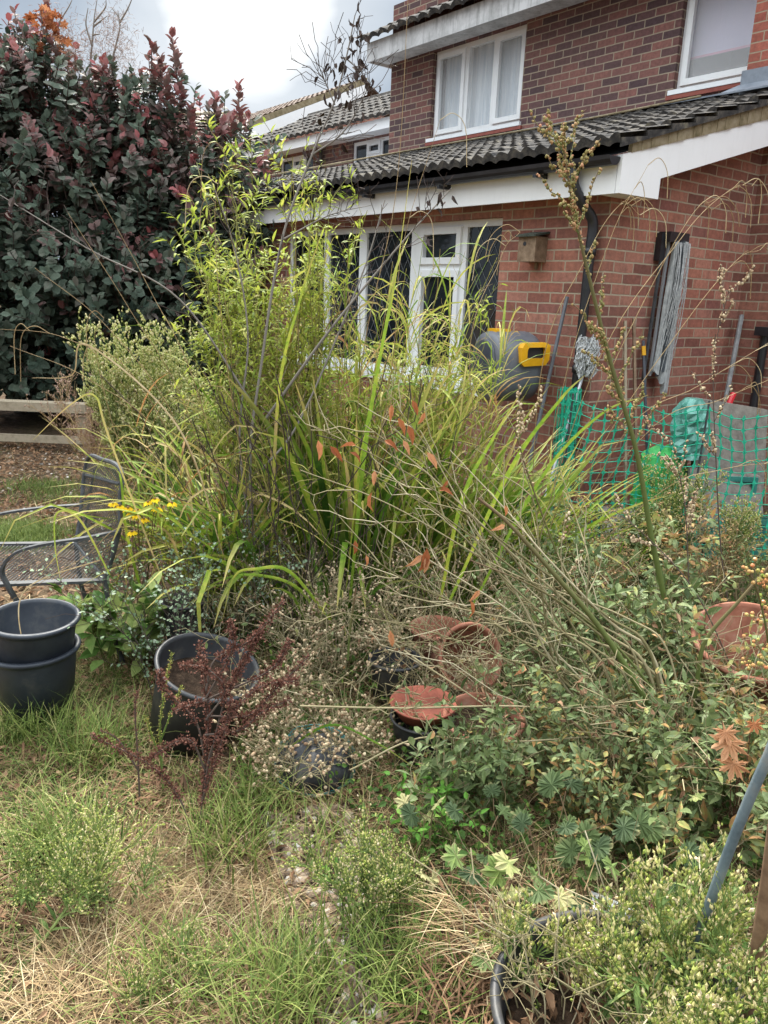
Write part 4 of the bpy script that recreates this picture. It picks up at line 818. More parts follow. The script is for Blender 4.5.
b = MB(); tips = []
for i, (x, y, z, r) in enumerate(lumps):
    P = cat_([(cx0 + U(-.3, .3), cy0 + .2, 0), (cx0 + (x - cx0) * .4, cy0 + .2, z * .45), (x, y + .2, z)], 5); b.tubes(P, np.linspace(.05, .012, len(P)), 6)
B(b, 'trunk', 'bark', t)
lf = MB(); shoots = MB(); 
for i, (x, y, z, r) in enumerate(lumps):
    n_ = int(260 * r ** 1.8); d = nrm(rng.normal(size=(n_, 3)) + A([0, -.35, .2])); rad = r * (1 - U(0, 1, n_) ** 2.5 * .6) * (1 + .10 * np.sin(d[:, 0] * 7 + i) + .10 * np.sin(d[:, 2] * 9 + 2 * i))
    c = A([x, y, z]) + d * rad[:, None]; c = c[c[:, 2] > .35]; d = d[:len(c)] if len(c) == n_ else nrm(c - A([x, y, z])); n_ = len(c)
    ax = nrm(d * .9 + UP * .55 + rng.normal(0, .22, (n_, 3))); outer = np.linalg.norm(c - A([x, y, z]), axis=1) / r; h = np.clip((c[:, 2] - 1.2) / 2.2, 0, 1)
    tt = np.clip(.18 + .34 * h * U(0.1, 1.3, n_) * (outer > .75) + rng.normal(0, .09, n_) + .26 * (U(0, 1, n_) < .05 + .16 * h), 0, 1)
    k = 11; L0 = U(.22, .38, n_)
    p0 = c - ax * (L0 * .5)[:, None]; shoots.tubes(np.stack([p0 - ax * .15, p0, c + ax * (L0 * .4)[:, None]], 1), .005, 3, t=.3)
    for j in range(k):
        s_ = j / (k - 1); az = j * 2.4 + U(0, 6, n_); rd = nrm(np.cross(ax, rng.normal(size=(n_, 3)))); dd = nrm(rd * (1.1 - .6 * s_) + ax * (.05 + .8 * s_))
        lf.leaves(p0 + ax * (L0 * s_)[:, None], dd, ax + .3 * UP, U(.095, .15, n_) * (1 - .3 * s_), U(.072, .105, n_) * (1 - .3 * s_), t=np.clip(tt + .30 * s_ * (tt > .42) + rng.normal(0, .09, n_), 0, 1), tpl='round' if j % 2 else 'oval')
# leading shoots that stand above the outline
for (x_, y_) in ((10, 45), (45, 5), (62, 40), (4, 70), (95, 75), (152, 45), (172, 38), (165, 78), (238, 88), (232, 118), (215, 100), (125, 95), (140, 120), (78, 95), (30, 80), (190, 110), (205, 135), (222, 140), (175, 60), (160, 60)):
    tip = at(x_, y_, 9.1 + U(-.2, .2)); n_ = 16; a_ = tip - A([U(-.15, .15), 0, U(.55, .8)]); shoots.tubes(np.stack([a_, (a_ + tip) / 2 + rng.normal(0, .02, 3), tip])[None], .006, 3)
    for j in range(n_):
        s_ = j / (n_ - 1); c = a_ + (tip - a_) * (.25 + .75 * s_); ax = nrm(tip - a_); rd = nrm(np.cross(ax, rng.normal(size=(2, 3)))); lf.leaves(np.tile(c, (2, 1)), nrm(rd * (1.1 - .6 * s_) + ax * (.25 + .6 * s_)), ax + .2, U(.09, .13), U(.055, .08), t=np.clip(U(.62, .95, 2) if s_ > .3 else U(.4, .7, 2), 0, 1))
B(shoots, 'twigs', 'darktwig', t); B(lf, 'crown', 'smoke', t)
b = MB()
for (x_, y_) in ((60, 32), (75, 48), (118, 40), (110, 25), (60, 60), (122, 60), (80, 65), (140, 170), (225, 170), (75, 235), (200, 165), (100, 50)):
    c = at(x_, y_, 9.0); n_ = 260; d = rng.normal(size=(n_, 3)); P = c + d * A([.10, .10, .13]); b.tubes(np.stack([P, P + rng.normal(0, .03, P.shape)], 1), .0016, 3, t=U(0, 1, n_))
B(b, 'seed_plume', 'plume', t)
# climber and bare twigs on top
t = thing('orange_climber', at(50, 60, 9.0) * A([1, 1, 0]), 'climber with orange-red autumn leaves on top of the purple bush', 'climber'); b = MB(); s = MB(); P = cat_([A([at(50, 60, 9)[0], 9.0, 0]), at(60, 120, 9), at(48, 60, 8.9), at(40, 8, 8.9)], 8); s.tubes(P, .008, 4); P2 = cat_(px((48, 60, 8.9), (58, 30, 8.9), (62, 12, 8.9)), 6); s.tubes(P2, .005, 3)
for (x_, y_) in ((40, 5), (44, 12), (36, 20), (48, 18), (56, 24), (60, 30), (55, 38), (50, 44), (58, 48), (45, 30), (63, 38), (40, 44), (57, 10)):
    c = at(x_, y_, 8.85); b.leaves(c + rng.normal(0, .02, (3, 3)), rng.normal(size=(3, 3)) + A([0, -.3, -.6]), rng.normal(size=(3, 3)) + A([0, -1, 0]), U(.09, .14, 3), U(.08, .12, 3), t=U(0, .8, 3), tpl='palm')
B(s, 'stem', 'bark', t); B(b, 'leaves', 'orange', t)
t = thing('bare_twigs', at(100, 70, 9.1) * A([1, 1, 0]), 'bare grey forked twigs rising above the purple bush against the sky', 'shrub'); s = MB()
for pts in (((88, 90), (92, 45), (94, 20), (97, 0)), ((92, 45), (86, 25), (88, 8)), ((94, 22), (105, 8), (106, 0)), ((94, 26), (107, 16)), ((108, 75), (116, 45), (120, 22), (112, 8)), ((120, 22), (128, 8), (133, -4)), ((120, 25), (118, 12)), ((45, 60), (55, 30), (68, 8), (72, 0)), ((92, 35), (100, 34)), ((108, 75), (100, 130), (95, 200))):
    P = cat_([at(x, y, 9.0) for x, y in pts], 5); s.tubes(P, np.linspace(.012, .004, len(P)), 4, t=.8)
q = at(95, 200, 9.0); s.tubes([q, q * A([1, 1, 0])], .014, 4); B(s, 'branches', 'bark', t)

# ---- bamboo ---------------------------------------------------------
def bamboo(base, n, H, spread, lean, nl, label, r0=.18, s0=.45, ll=.066):
    t = thing('bamboo', base, label, 'bamboo', 'bamboo clumps in front of the house'); P = stems(base, n, H, r0, spread, lean, k=10, wob=.012, hv=.4, pw=1.8)
    b = MB(); b.tubes(P, np.linspace(.0045, .0015, 10), 5, t=U(0, 1, n)); B(b, 'canes', 'cane', t)
    br = branch(P, n * 9, s0, 1, .22, 1.0, .4, 4, .006); b = MB(); b.tubes(br, .0012, 3, t=.5); B(b, 'side_branches', 'cane', t)
    b = MB(); p, T = along(br, nl, .2, 1); d = nrm(T * .6 + radial(T) * .9 + A([0, 0, -.15])); n2 = len(p)
    b.leaves(p, d, UP + .3 * rng.normal(size=(n2, 3)), U(.5, 1.15, n2) * ll, U(.008, .014, n2), t=np.clip(rng.normal(.55, .22, n2), 0, 1), tpl='lance'); B(b, 'leaves', 'bamboo', t)
bamboo(gb(285, 600), 40, 2.45, .16, (-.03, .0), 3300, 'tall bamboo clump with bright yellow-green leaves left of the windows')
bamboo(gb(240, 610), 18, 1.95, .14, (-.01, .05), 1700, 'leafy yellow-green bamboo at the left flank of the taller clump', s0=.45)
bamboo(gb(418, 585), 18, 1.85, .18, (.02, .05), 1500, 'thin bamboo with sparse leaves standing before the right-hand window panes', r0=.15, s0=.5)
bamboo(gb(330, 590), 9, 1.7, .15, (.0, .05), 500, 'sparser bamboo between the tall clump and the window frames', s0=.4)

# ---- strap-leaved clumps --------------------------------------------
def straps(base, n, L_, W_, label, az0=None, azs=pi, th=(.05, .5), thb=(.6, 1.9), r0=.12, tm=.5, kinkp=.3, grp='strap-leaved clumps', m_='strap', name='strap_leaf_clump'):
    t = thing(name, base, label, 'plant', grp); a = U(0, 2 * pi, n); r = r0 * np.sqrt(U(0, 1, n)); p = A(base) + np.stack([r * np.cos(a), r * np.sin(a), 0 * a], -1)
    az = a + rng.normal(0, .5, n) if az0 is None else az0 + rng.uniform(-azs, azs, n)
    b = MB(); kp = np.where(U(0, 1, n) < kinkp, U(.5, .9, n), 2.0)
    b.blades(p, az, U(.6, 1.1, n) * L_, U(.6, 1.1, n) * W_, U(*th, n), U(*thb, n), t=np.clip(rng.normal(tm, .22, n), 0, 1), seg=9, fold=.35, pw=1.6, roll=rng.normal(0, .5, n), kink=(kp, U(.6, 1.6, n))); B(b, 'leaves', m_, t); return t
straps(gb(400, 600), 130, 1.25, .032, 'dense strap-leaved clump in the middle, dark at its heart', thb=(.3, 1.3))
straps(gb(465, 605), 120, 1.1, .030, 'strap-leaved clump sweeping right below the hose reel', az0=0.2, azs=1.2, th=(.1, .7), thb=(.6, 1.5))
straps(gb(345, 615), 130, 1.35, .034, 'strap-leaved clump of upright leaves below the window frames', thb=(.2, 1.2))
straps(gb(530, 590), 60, .95, .02, 'bright strap-leaved clump beneath the leaning poles', az0=0, azs=1.5, th=(.1, .6), thb=(.7, 1.6), tm=.6)
straps(gb(265, 640), 80, 1.25, .030, 'loose clump of wide arching leaves bending left over the pale small-leaved shrub', az0=pi, azs=1.6, th=(.1, .5), thb=(1.3, 2.6), tm=.55)
straps(gb(330, 650), 40, .8, .02, 'shorter strap-leaved clump in front of the bamboo stems', thb=(.6, 2.0), tm=.4)
straps(gb(600, 600), 40, .55, .014, 'small grassy clump in front of the green mesh at its left end', thb=(.5, 1.8), tm=.7)
straps(gb(215, 625), 60, 1.2, .024, 'few bright green blades rising behind the large black tub', thb=(.6, 1.8), tm=.7)
# individual broad blades that stand out
def blade_px(pts, W_, label, tv=.7, m_='strap', name='long_blade', cat='leaf'):
    P = cat_([at(*q) for q in pts], 8); t = thing(name, (P[0][0], P[0][1], 0), label, cat); b = MB(); T = nrm(np.gradient(P, axis=0)); view = nrm(P - O); sd = nrm(np.cross(T, view)); k = len(P); w_ = .72 * W_ / 2 * np.minimum(1, .6 + np.linspace(0, 1.5, k)) * (1 - np.linspace(0, 1, k) ** 2.2) + .0006
    nn = np.cross(sd, T); V = np.stack([P - sd * w_[:, None] + nn * w_[:, None] * .4, P, P + sd * w_[:, None] + nn * w_[:, None] * .4], 1); idx = np.arange(k * 3).reshape(k, 3)
    b.add(V.reshape(-1, 3), np.stack([idx[:-1, :-1], idx[:-1, 1:], idx[1:, 1:], idx[1:, :-1]], -1).reshape(-1, 4), t=tv + np.repeat(.10 * np.sin(np.linspace(0, 9, k) + tv * 40) - .08, 3), g=np.repeat(np.linspace(0, 1, k), 3)); B(b, 'blade', m_, t)
blade_px([(330, 640, 3.1), (300, 590, 3.0), (255, 575, 2.95), (215, 583, 2.9), (180, 612, 2.9)], .018, 'arched pale green blade bending left above the red dock', .75)
blade_px([(330, 620, 2.9), (290, 572, 2.8), (256, 569, 2.75), (234, 577, 2.72), (222, 622, 2.7)], .018, 'pale green blade kinked sharply down beside the red dock', .85)
blade_px([(350, 600, 3.1), (365, 450, 3.0), (385, 330, 3.0), (398, 262, 3.0)], .022, 'tall bright blade crossing the left window mullion', .7)
blade_px([(270, 600, 3.3), (278, 400, 3.2), (300, 300, 3.2), (322, 232, 3.2)], .018, 'yellow-orange blade standing tall against the dark left window', .93)
blade_px([(345, 600, 3.2), (362, 450, 3.1), (392, 300, 3.1), (412, 160, 3.1)], .009, 'thin tall blade crossing the extension fascia', .8)
blade_px([(150, 620, 3.1), (128, 540, 3.05), (121, 480, 3.05), (116, 470, 3.05)], .016, 'bright blade rising through the yellow flowers', .75)
blade_px([(440, 600, 3.0), (462, 500, 2.9), (492, 440, 2.9), (530, 378, 2.9)], .022, 'wide bright blade leaning right below the hose reel', .8)
blade_px([(450, 600, 3.0), (510, 470, 2.95), (560, 400, 2.9), (585, 375, 2.9)], .022, 'wide blade pointing at the mop head', .78)
blade_px([(470, 610, 3.0), (540, 480, 2.95), (600, 415, 2.9), (648, 395, 2.9)], .018, 'blade arching right in front of the green mesh', .7)
blade_px([(285, 750, 2.3), (330, 725, 2.2), (375, 742, 2.15), (418, 770, 2.15)], .010, 'narrow green blade arching over the black pot in the middle', .5)

# ---- tall reeds, mostly dry -----------------------------------------
def reeds(base, n, H, label, spread=.2, lean=(0, 0), nl=5, tm=.52):
    t = thing('tall_grass', base, label, 'grass', 'tall reed-like grasses'); P = stems(base, n, H, .2, spread, lean, k=9, wob=.012, hv=.5)
    b = MB(); b.tubes(P, np.linspace(.003, .001, 9), 4, t=U(.2, .9, n)); B(b, 'stems', 'reed', t)
    p, T = along(P, n * nl, .15, .95); m = len(p); b = MB()
    b.blades(p, U(0, 2 * pi, m), U(.2, .55, m), U(.006, .013, m), U(.1, .6, m), U(.8, 2.8, m), t=np.clip(rng.normal(tm, .25, m), 0, 1), seg=6, fold=.3, kind='lance', roll=rng.normal(0, .6, m), kink=(np.where(U(0, 1, m) < .35, U(.3, .8, m), 2), U(.5, 1.5, m))); B(b, 'leaves', 'reed', t)
    b = MB(); tp = P[:, -1]; m = n // 2; tp = tp[:m]; q = branch(P[:m], m * 7, .85, 1, .10, .5, .1, 4, .004, droop=.3); b.tubes(q, .0008, 3, t=.7); B(b, 'seed_heads', 'straw', t)
reeds(gb(330, 600), 40, 2.05, 'tall mixed green and dry grass left of the window frames', lean=(.0, 0), nl=7)
reeds(gb(385, 590), 46, 2.1, 'tall grass with tan dead leaves below the middle window', lean=(.03, 0), tm=.6, nl=7)
reeds(gb(430, 600), 34, 1.75, 'mid-height grass below the right window pane', lean=(.03, 0), nl=6)
reeds(gb(285, 620), 34, 1.6, 'grass tangled among the bamboo canes', lean=(-.08, 0), nl=7)
reeds(gb(220, 640), 22, 1.25, 'drier grass leaning left toward the fluffy seed heads', lean=(-.25, 0), tm=.7)
reeds(gb(400, 620), 30, 1.2, 'shorter grass in front, amid the strap leaves', tm=.45)

# ---- arching dry stems with hanging tails ---------------------------
def arch(pts, label, tails=4, m_='straw', r=.0021, base=None, tl=.12, tv=.7):
    P = cat_(([A([base[0], base[1], 0])] if base is not None else []) + [at(*q) for q in pts[(1 if base is not None else 0):]], 8)
    t = thing('arching_stem', (P[0][0], P[0][1], 0), label, 'grass stem', 'long arching dry grass stems'); b = MB(); b.tubes(P, np.linspace(r, r * .35, len(P)), 5, t=tv); B(b, 'stem', m_, t)
    if tails:
        b = MB(); k = len(P)
        for i in range(tails):
            p = P[int(k * (.72 + .27 * i / tails))] if i < tails - 1 else P[-1]; dx = .05 * (1 if P[-1][0] > P[0][0] else -1) * U(.4, 1.2); Q = cat_([p, p + A([dx, 0, .025]), p + A([dx * 2, .01, -.02]), p + A([dx * 2.3, .01, -tl * U(.6, 1.2)])], 5)
            b.tubes(Q, .0014, 4, t=U(.4, 1))
        B(b, 'hanging_tails', m_, t)
b0 = gb(520, 610)
RA = [([(500, 560, 3.3), (560, 400, 3.2), (610, 240, 3.1), (648, 165, 3.1)], 'arching stem crossing the white box end of the fascia'),
      ([(505, 560, 3.3), (590, 420, 3.2), (660, 270, 3.1), (700, 205, 3.1), (712, 210, 3.1)], 'arching stem with tails over the top of the folded airer'),
      ([(520, 560, 3.3), (600, 450, 3.2), (680, 330, 3.1), (735, 262, 3.1), (760, 250, 3.1)], 'arching stem ending near the corner of the side wall'),
      ([(530, 570, 3.3), (620, 440, 3.2), (700, 385, 3.1), (790, 330, 3.1)], 'long stem reaching past the red-gripped tool'),
      ([(540, 575, 3.2), (640, 440, 3.1), (720, 400, 3.0), (790, 372, 3.0)], 'low long stem crossing the speckled slab'),
      ([(500, 560, 3.3), (540, 380, 3.2), (585, 260, 3.1), (620, 205, 3.1), (640, 215, 3.1)], 'arching stem with hanging tails in front of the downpipe'),
      ([(450, 560, 3.3), (470, 380, 3.2), (500, 260, 3.2), (520, 232, 3.2)], 'arching stem hooked in front of the bird box'),
      ([(520, 560, 3.3), (590, 380, 3.2), (680, 240, 3.2), (730, 190, 3.2), (752, 186, 3.2)], 'arching stem rising highest over the side wall'),
      ([(560, 580, 3.1), (650, 500, 3.0), (720, 470, 2.9), (790, 462, 2.9)], 'stem lying low across the green mesh')]
for q, lb in RA: arch(q, lb, base=b0 + rng.normal(0, .05, 3) * A([1, 1, 0]))
b1 = gb(250, 620)
LA = [([(235, 520, 3.2), (180, 430, 3.1), (110, 330, 3.0), (35, 268, 3.0)], 'straight pale stem pointing up left across the dark bush', 0),
      ([(245, 500, 3.2), (200, 400, 3.1), (150, 290, 3.1), (91, 181, 3.1)], 'pale stem reaching highest over the dark bush', 0),
      ([(240, 520, 3.2), (190, 420, 3.1), (130, 310, 3.0), (68, 213, 3.0)], 'pale stem second highest over the dark bush', 0),
      ([(235, 530, 3.2), (170, 450, 3.1), (90, 380, 3.0), (10, 346, 3.0)], 'long pale stem running down past the mesh chair back', 0),
      ([(230, 540, 3.2), (150, 400, 3.1), (70, 340, 3.0), (-10, 328, 3.0)], 'thin stem bending level in front of the timber rail', 3),
      ([(225, 560, 3.1), (140, 530, 3.0), (80, 560, 2.9), (-5, 610, 2.8)], 'low stem crossing the garden chair seat', 0),
      ([(220, 560, 3.1), (150, 490, 3.0), (118, 440, 3.0), (95, 345, 3.0), (104, 318, 3.0)], 'stem with a curled dead tip left of the fluffy seed heads', 2),
      ([(260, 520, 3.2), (232, 400, 3.1), (215, 230, 3.1), (225, 150, 3.1)], 'upright stem above the bamboo leaves', 3),
      ([(330, 560, 3.3), (360, 380, 3.2), (395, 200, 3.2), (408, 0, 3.2), (410, -30, 3.2)], 'very tall thin stem crossing the sky and upper eaves', 0),
      ([(350, 560, 3.3), (390, 380, 3.2), (402, 250, 3.2), (440, 120, 3.2)], 'thin stem crossing the lean-to roof', 2)]
for q, lb, tl_ in LA: arch(q, lb, tails=tl_, base=b1 + rng.normal(0, .05, 3) * A([1, 1, 0]) if q[0][0] < 300 else gb(350, 610), tl=.16, tv=.55)
blade_px([(225, 560, 3.05), (180, 430, 3.0), (88, 345, 2.95), (72, 375, 2.95), (32, 378, 2.95)], .008, 'drooping straw-coloured leaf hanging before the timber rail', .9, 'straw', 'dry_leaf')
blade_px([(170, 600, 3.0), (110, 440, 2.9), (95, 396, 2.9), (70, 405, 2.9), (33, 440, 2.9)], .010, 'yellowing bent leaf hanging above the timber rail', .8, 'reed', 'dry_leaf')
blade_px([(110, 575, 2.8), (80, 520, 2.75), (57, 513, 2.7), (55, 545, 2.7), (60, 578, 2.7)], .010, 'bright bent blade hanging over the chair seat', .6, 'reed', 'dry_leaf')
blade_px([(100, 560, 2.7), (40, 580, 2.62), (20, 600, 2.6), (22, 638, 2.55), (38, 665, 2.5)], .006, 'straw blade hanging over the nested black pots', .9, 'straw', 'dry_leaf')

# ---- dark bare sapling ----------------------------------------------
t = thing('bare_sapling', gb(262, 620), 'bare grey sapling with dead dark leaves at its top against the sky', 'sapling'); s = MB(); tw = MB()
mains = [([(262, 620, 3.45), (250, 470, 3.4), (262, 360, 3.4), (282, 240, 3.4), (312, 155, 3.4), (335, 100, 3.4), (348, 50, 3.4), (355, 15, 3.4)], .0075, .002),
         ([(262, 600, 3.4), (240, 450, 3.4), (248, 340, 3.4), (235, 250, 3.4), (215, 190, 3.4)], .006, .002),
         ([(265, 420, 3.4), (330, 330, 3.3), (400, 245, 3.3), (452, 188, 3.3)], .007, .002), ([(262, 470, 3.4), (300, 420, 3.4), (360, 280, 3.4), (385, 200, 3.4)], .006, .002),
         ([(250, 400, 3.4), (180, 300, 3.3), (90, 250, 3.2), (0, 195, 3.2)], .005, .0015), ([(312, 155, 3.4), (345, 130, 3.4), (372, 80, 3.4)], .004, .0015), ([(335, 105, 3.4), (320, 70, 3.4)], .003, .001), ([(348, 60, 3.4), (365, 75, 3.4)], .003, .001), ([(282, 240, 3.4), (330, 215, 3.4), (372, 205, 3.4)], .004, .001)]
allp = []
for pts, r0, r1 in mains: P = cat_([at(*q) for q in pts], 8); s.tubes(P, np.linspace(r0, r1, len(P)), 6, t=U(.3, .9)); allp.append(P)
for P in allp:
    Pk = P[np.linspace(0, len(P) - 1, 12).astype(int)][None]; q = branch(Pk, 15, .3, 1, .20, 1.0, .25, 5, .014); tw.tubes(q, .0014, 3, t=.3); q2 = branch(q, 14, .3, 1, .09, 1, .1, 3, .006); tw.tubes(q2, .0010, 3, t=.2)
    b = MB()
B(s, 'branches', 'bark', t); B(tw, 'twigs', 'darktwig', t); b = MB()
for P, n_ in ((allp[0][38:], 34), (allp[5], 16), (allp[4][10:], 26), (allp[6], 5), (allp[7], 6), (allp[2][20:], 8)):
    i = rng.integers(0, len(P), n_); p = P[i] + rng.normal(0, .035, (n_, 3)); b.leaves(p, A([0, 0, -1.0]) + .6 * rng.normal(size=(n_, 3)), rng.normal(size=(n_, 3)), U(.025, .055, n_), U(.014, .026, n_), t=U(0, .5, n_), tpl='curl')
B(b, 'dead_leaves', 'darktwig', t)
t = thing('bramble', gb(330, 640), 'dark thorny looking twigs tangled low among the grasses', 'shrub'); P = stems(gb(310, 640), 50, 1.5, .3, .5, (0, 0), 8, .035); tw = MB(); tw.tubes(P, .0022, 4, t=.3); tw.tubes(branch(P, 160, .2, 1, .25, 1, .2, 4, .02), .0012, 3, t=.3); B(tw, 'twigs', 'darktwig', t)

# ---- fleabane and fluffy seed heads ---------------------------------
def flea(base, n, H, label, spread=.2, lean=(0, 0), nf=1500, fr=.004, m_='fleaf', nlv=500, br=.16, s0=.45, grp=None, ll=.045, r0=.05, el=1.6, stem='flea', name='fleabane', sr=.003, hv=.25, tuft=0):
    t = thing(name, base, label, 'plant', grp); P = stems(base, n, H, r0, spread, lean, 8, .01, hv); b = MB(); b.tubes(P, np.linspace(sr, .0012, 8), 5, t=U(.3, .8, n)); B(b, 'stems', stem, t)
    q = branch(P, n * 22, s0, 1, br, .75, .45, 4, .005); q2 = branch(q, len(q) * 4, .25, 1, br * .38, .9, .4, 3, .003); b = MB(); b.tubes(q, .0010, 3, t=.6); b.tubes(q2, .0006, 3, t=.7); B(b, 'side_stems', stem, t)
    b = MB(); p, T = along(q2, nf, .4, 1); k = len(p); b.blobs(p + rng.normal(0, .004, p.shape), U(.7, 1.2, k) * fr, t=U(0, 1, k), ax=T + UP * .5, el=el)
    if tuft: b.leaves(p, T + UP * .6, rng.normal(size=p.shape), fr * 3.2, fr * 1.8, t=U(.5, 1, k), tpl='dia')
    B(b, 'flower_heads', m_, t)
    b = MB(); p, T = along(P, nlv, .05, .95); k = len(p); b.leaves(p, T * .6 + radial(T), UP, U(.5, 1.2, k) * ll, U(.004, .008, k), t=U(0, 1, k), tpl='lance'); B(b, 'leaves', 'flea', t); return t
q = at(150, 530, 5.0); flea((q[0], q[1], 0), 46, 1.42, 'big fluffy pale yellow-green fleabane behind the garden chair', .26, (-.02, 0), 17000, .0064, 'fluff', 2600, .2, .40, ll=.06, r0=.18, sr=.004, hv=.45)
q = at(185, 530, 4.7); flea((q[0], q[1], 0), 22, 1.1, 'second fluffy fleabane close against the bamboo', .25, (.03, 0), 6000, .0060, 'fluff', 1300, .18, .4, ll=.06, r0=.12)
q = at(112, 520, 5.3); flea((q[0], q[1], 0), 16, .95, 'dead brown-beige fleabane left of the green fluffy one', .35, (-.12, 0), 3200, .0045, 'plume', 0 + 60, .18, .3, r0=.1, stem='straw')
for i, (x_, y_, D, H, n, lb) in enumerate(((700, 1010, 1.10, .30, 8, 'pale-flowered fleabane in the tub, in front of the blue-grey hoop'), (740, 985, 1.02, .40, 9, 'pale-flowered fleabane beside the thick brown cane'), (650, 1000, 1.16, .26, 7, 'pale-flowered fleabane left of the hoop in the tub'),
        (620, 1030, 1.22, .18, 5, 'pale-flowered fleabane near the pink label'), (540, 1015, 1.27, .16, 4, 'small fleabane spilling at the tub rim, leftmost in the tub'), (775, 960, 1.2, .36, 7, 'pale-flowered fleabane cut by the right edge'), (690, 970, 1.30, .24, 7, 'pale-flowered fleabane at the back of the tub'), (722, 960, 1.10, .36, 8, 'tallest pale-flowered fleabane, between hoop and cane'))):
    q = at(x_, y_, D); bz = TUB[2] if x_ < 745 else 0.1; q = A([q[0], q[1], bz])
    flea(q, max(3, n - 4), H, lb, .65, (-.1, 0), 520, .0034, 'fleaf', 90, .10, .35, 'pale fleabane in the black tub', ll=.05, r0=.05, el=1.9, sr=.0020, tuft=1)
for dx, lb in ((-.10, 'dry brown stalks standing in the left of the big tub'), (.06, 'dry brown stalks among the flowers on the right of the big tub')):
    c = TUB + A([dx, .02, 0]); t = thing('dry_stalks', c, lb, 'dry stems'); P = stems(c, 22, .30, .10, .9, (-.1, 0), 8, .015, .5); b = MB(); b.tubes(P, .0016, 4, t=U(0, 1, 22)); b.tubes(branch(P, 120, .2, 1, .1, 1, .1, 4, .01), .0008, 3, t=.4); B(b, 'stems', 'deadstem', t); b = MB(); k = 130; a_ = U(0, 2 * pi, k); p = c + np.stack([.15 * U(0, 1, k) ** .5 * np.cos(a_), .15 * U(0, 1, k) ** .5 * np.sin(a_), U(0, .05, k)], -1); b.leaves(p, rng.normal(size=(k, 3)), UP + .5 * rng.normal(size=(k, 3)), U(.02, .05, k), U(.01, .02, k), t=U(0, 1, k), tpl='curl'); B(b, 'dead_leaves', 'deadleaf', t)
# leaning fleabane bottom left
t = thing('leaning_fleabane', gb(-20, 1030), 'fleabane with a thick pale green stem leaning in from the bottom left corner', 'plant'); P = cat_([at(-40, 1060, 1.28), at(0, 1003, 1.40), at(40, 945, 1.52), at(85, 885, 1.66), at(118, 850, 1.76)], 6); P[:, 2] = np.maximum(P[:, 2], .02)
b = MB(); b.tubes(P, np.linspace(.0058, .003, len(P)), 8, t=.9); B(b, 'stem', 'flea', t)
Pk = P[np.linspace(8, len(P) - 1, 10).astype(int)][None]; q = branch(Pk, 34, .4, 1, .20, .9, .5, 5, .008); q2 = branch(q, 260, .2, 1, .07, .9, .3, 4, .004); b = MB(); b.tubes(q, .0013, 4, t=.8); b.tubes(q2, .0007, 3, t=.8); B(b, 'side_stems', 'flea', t)
b = MB(); p, T = along(q2, 2600, .3, 1); k = len(p); b.blobs(p, U(.0016, .0030, k), t=U(0, 1, k), ax=T, el=1.7); B(b, 'flower_heads', 'fleaf', t)
b = MB(); p, T = along(Pk, 26, .0, .9); k = len(p); b.leaves(p, T * .4 + radial(T), UP, U(.03, .07, k), U(.008, .014, k), t=U(0, .6, k), tpl='lance'); B(b, 'leaves', 'flea', t)
for x_, y_, H, lb in ((60, 890, .30, 'feathery fleabane in the grass at the left, nearest the leaning stem'), (120, 900, .26, 'feathery fleabane just left of the red dock foot'), (20, 900, .3, 'feathery fleabane at the left edge of the photograph'), (170, 1010, .12, 'small fleabane at the bottom edge, left of centre')):
    flea(gb(x_, y_), 3, H * .7, lb, 1.2, (0, 0), 330, .0024, 'fleaf', 60, .10, .4, 'feathery fleabane in the grass', ll=.035, sr=.002)
flea(gb(368, 935), 9, .26, 'bushy little fleabane with tiny cream buds beside the stones', .55, (0, 0), 2000, .0026, 'fleaf', 300, .10, .3, ll=.03, sr=.0018)
# green weeds at the mesh
for x_, y_, H, n, lb in ((668, 560, .78, 14, 'pale green fluffy weed rising in front of the green mesh'), (640, 570, .5, 10, 'shorter pale green weed left of the fluffy one at the mesh'), (720, 570, .55, 9, 'pale green weed near the right side of the mesh')):
    flea(gb(x_, y_ + 20), n, H, lb, .22, (0, 0), 2600, .0042, 'fleaf', 900, .13, .3, 'pale weeds at the green mesh', ll=.04, r0=.08)

# ---- red dock --------------------------------------------------------
def spikes(t, paths, m_='dock', dens=430, wd=.016, fl=(.005, .009), st='darktwig'):
    s = MB(); b = MB()
    for pts, fr in paths:
        P = cat_([at(*q) for q in pts], 8); P[:, 2] = np.maximum(P[:, 2], 0); s.tubes(P, np.linspace(.0035, .0012, len(P)), 5, t=.6); Lp = np.linalg.norm(np.diff(P, axis=0), axis=1).sum(); n_ = int(Lp * (1 - fr) * dens * 6); p, T = along(P[None], n_, fr, 1)
        cl = np.sin(np.linalg.norm(p - P[0], axis=1) * 260) * .35 + .75; rd = radial(T); p = p + rd * (np.abs(rng.normal(0, 1, n_)) * wd * cl * .55)[:, None]
        b.leaves(p, rd + UP * .2 + .4 * rng.normal(size=p.shape), rng.normal(size=p.shape), U(*fl, n_), U(*fl, n_) * .9, t=np.clip(rng.normal(.5, .25, n_), 0, 1), tpl='dia')
    B(s, 'stalks', st, t); B(b, 'seed_spikes', m_, t)
t = thing('red_dock', gb(198, 852), 'rust-red dock gone to seed in front of the large black tub', 'dock')
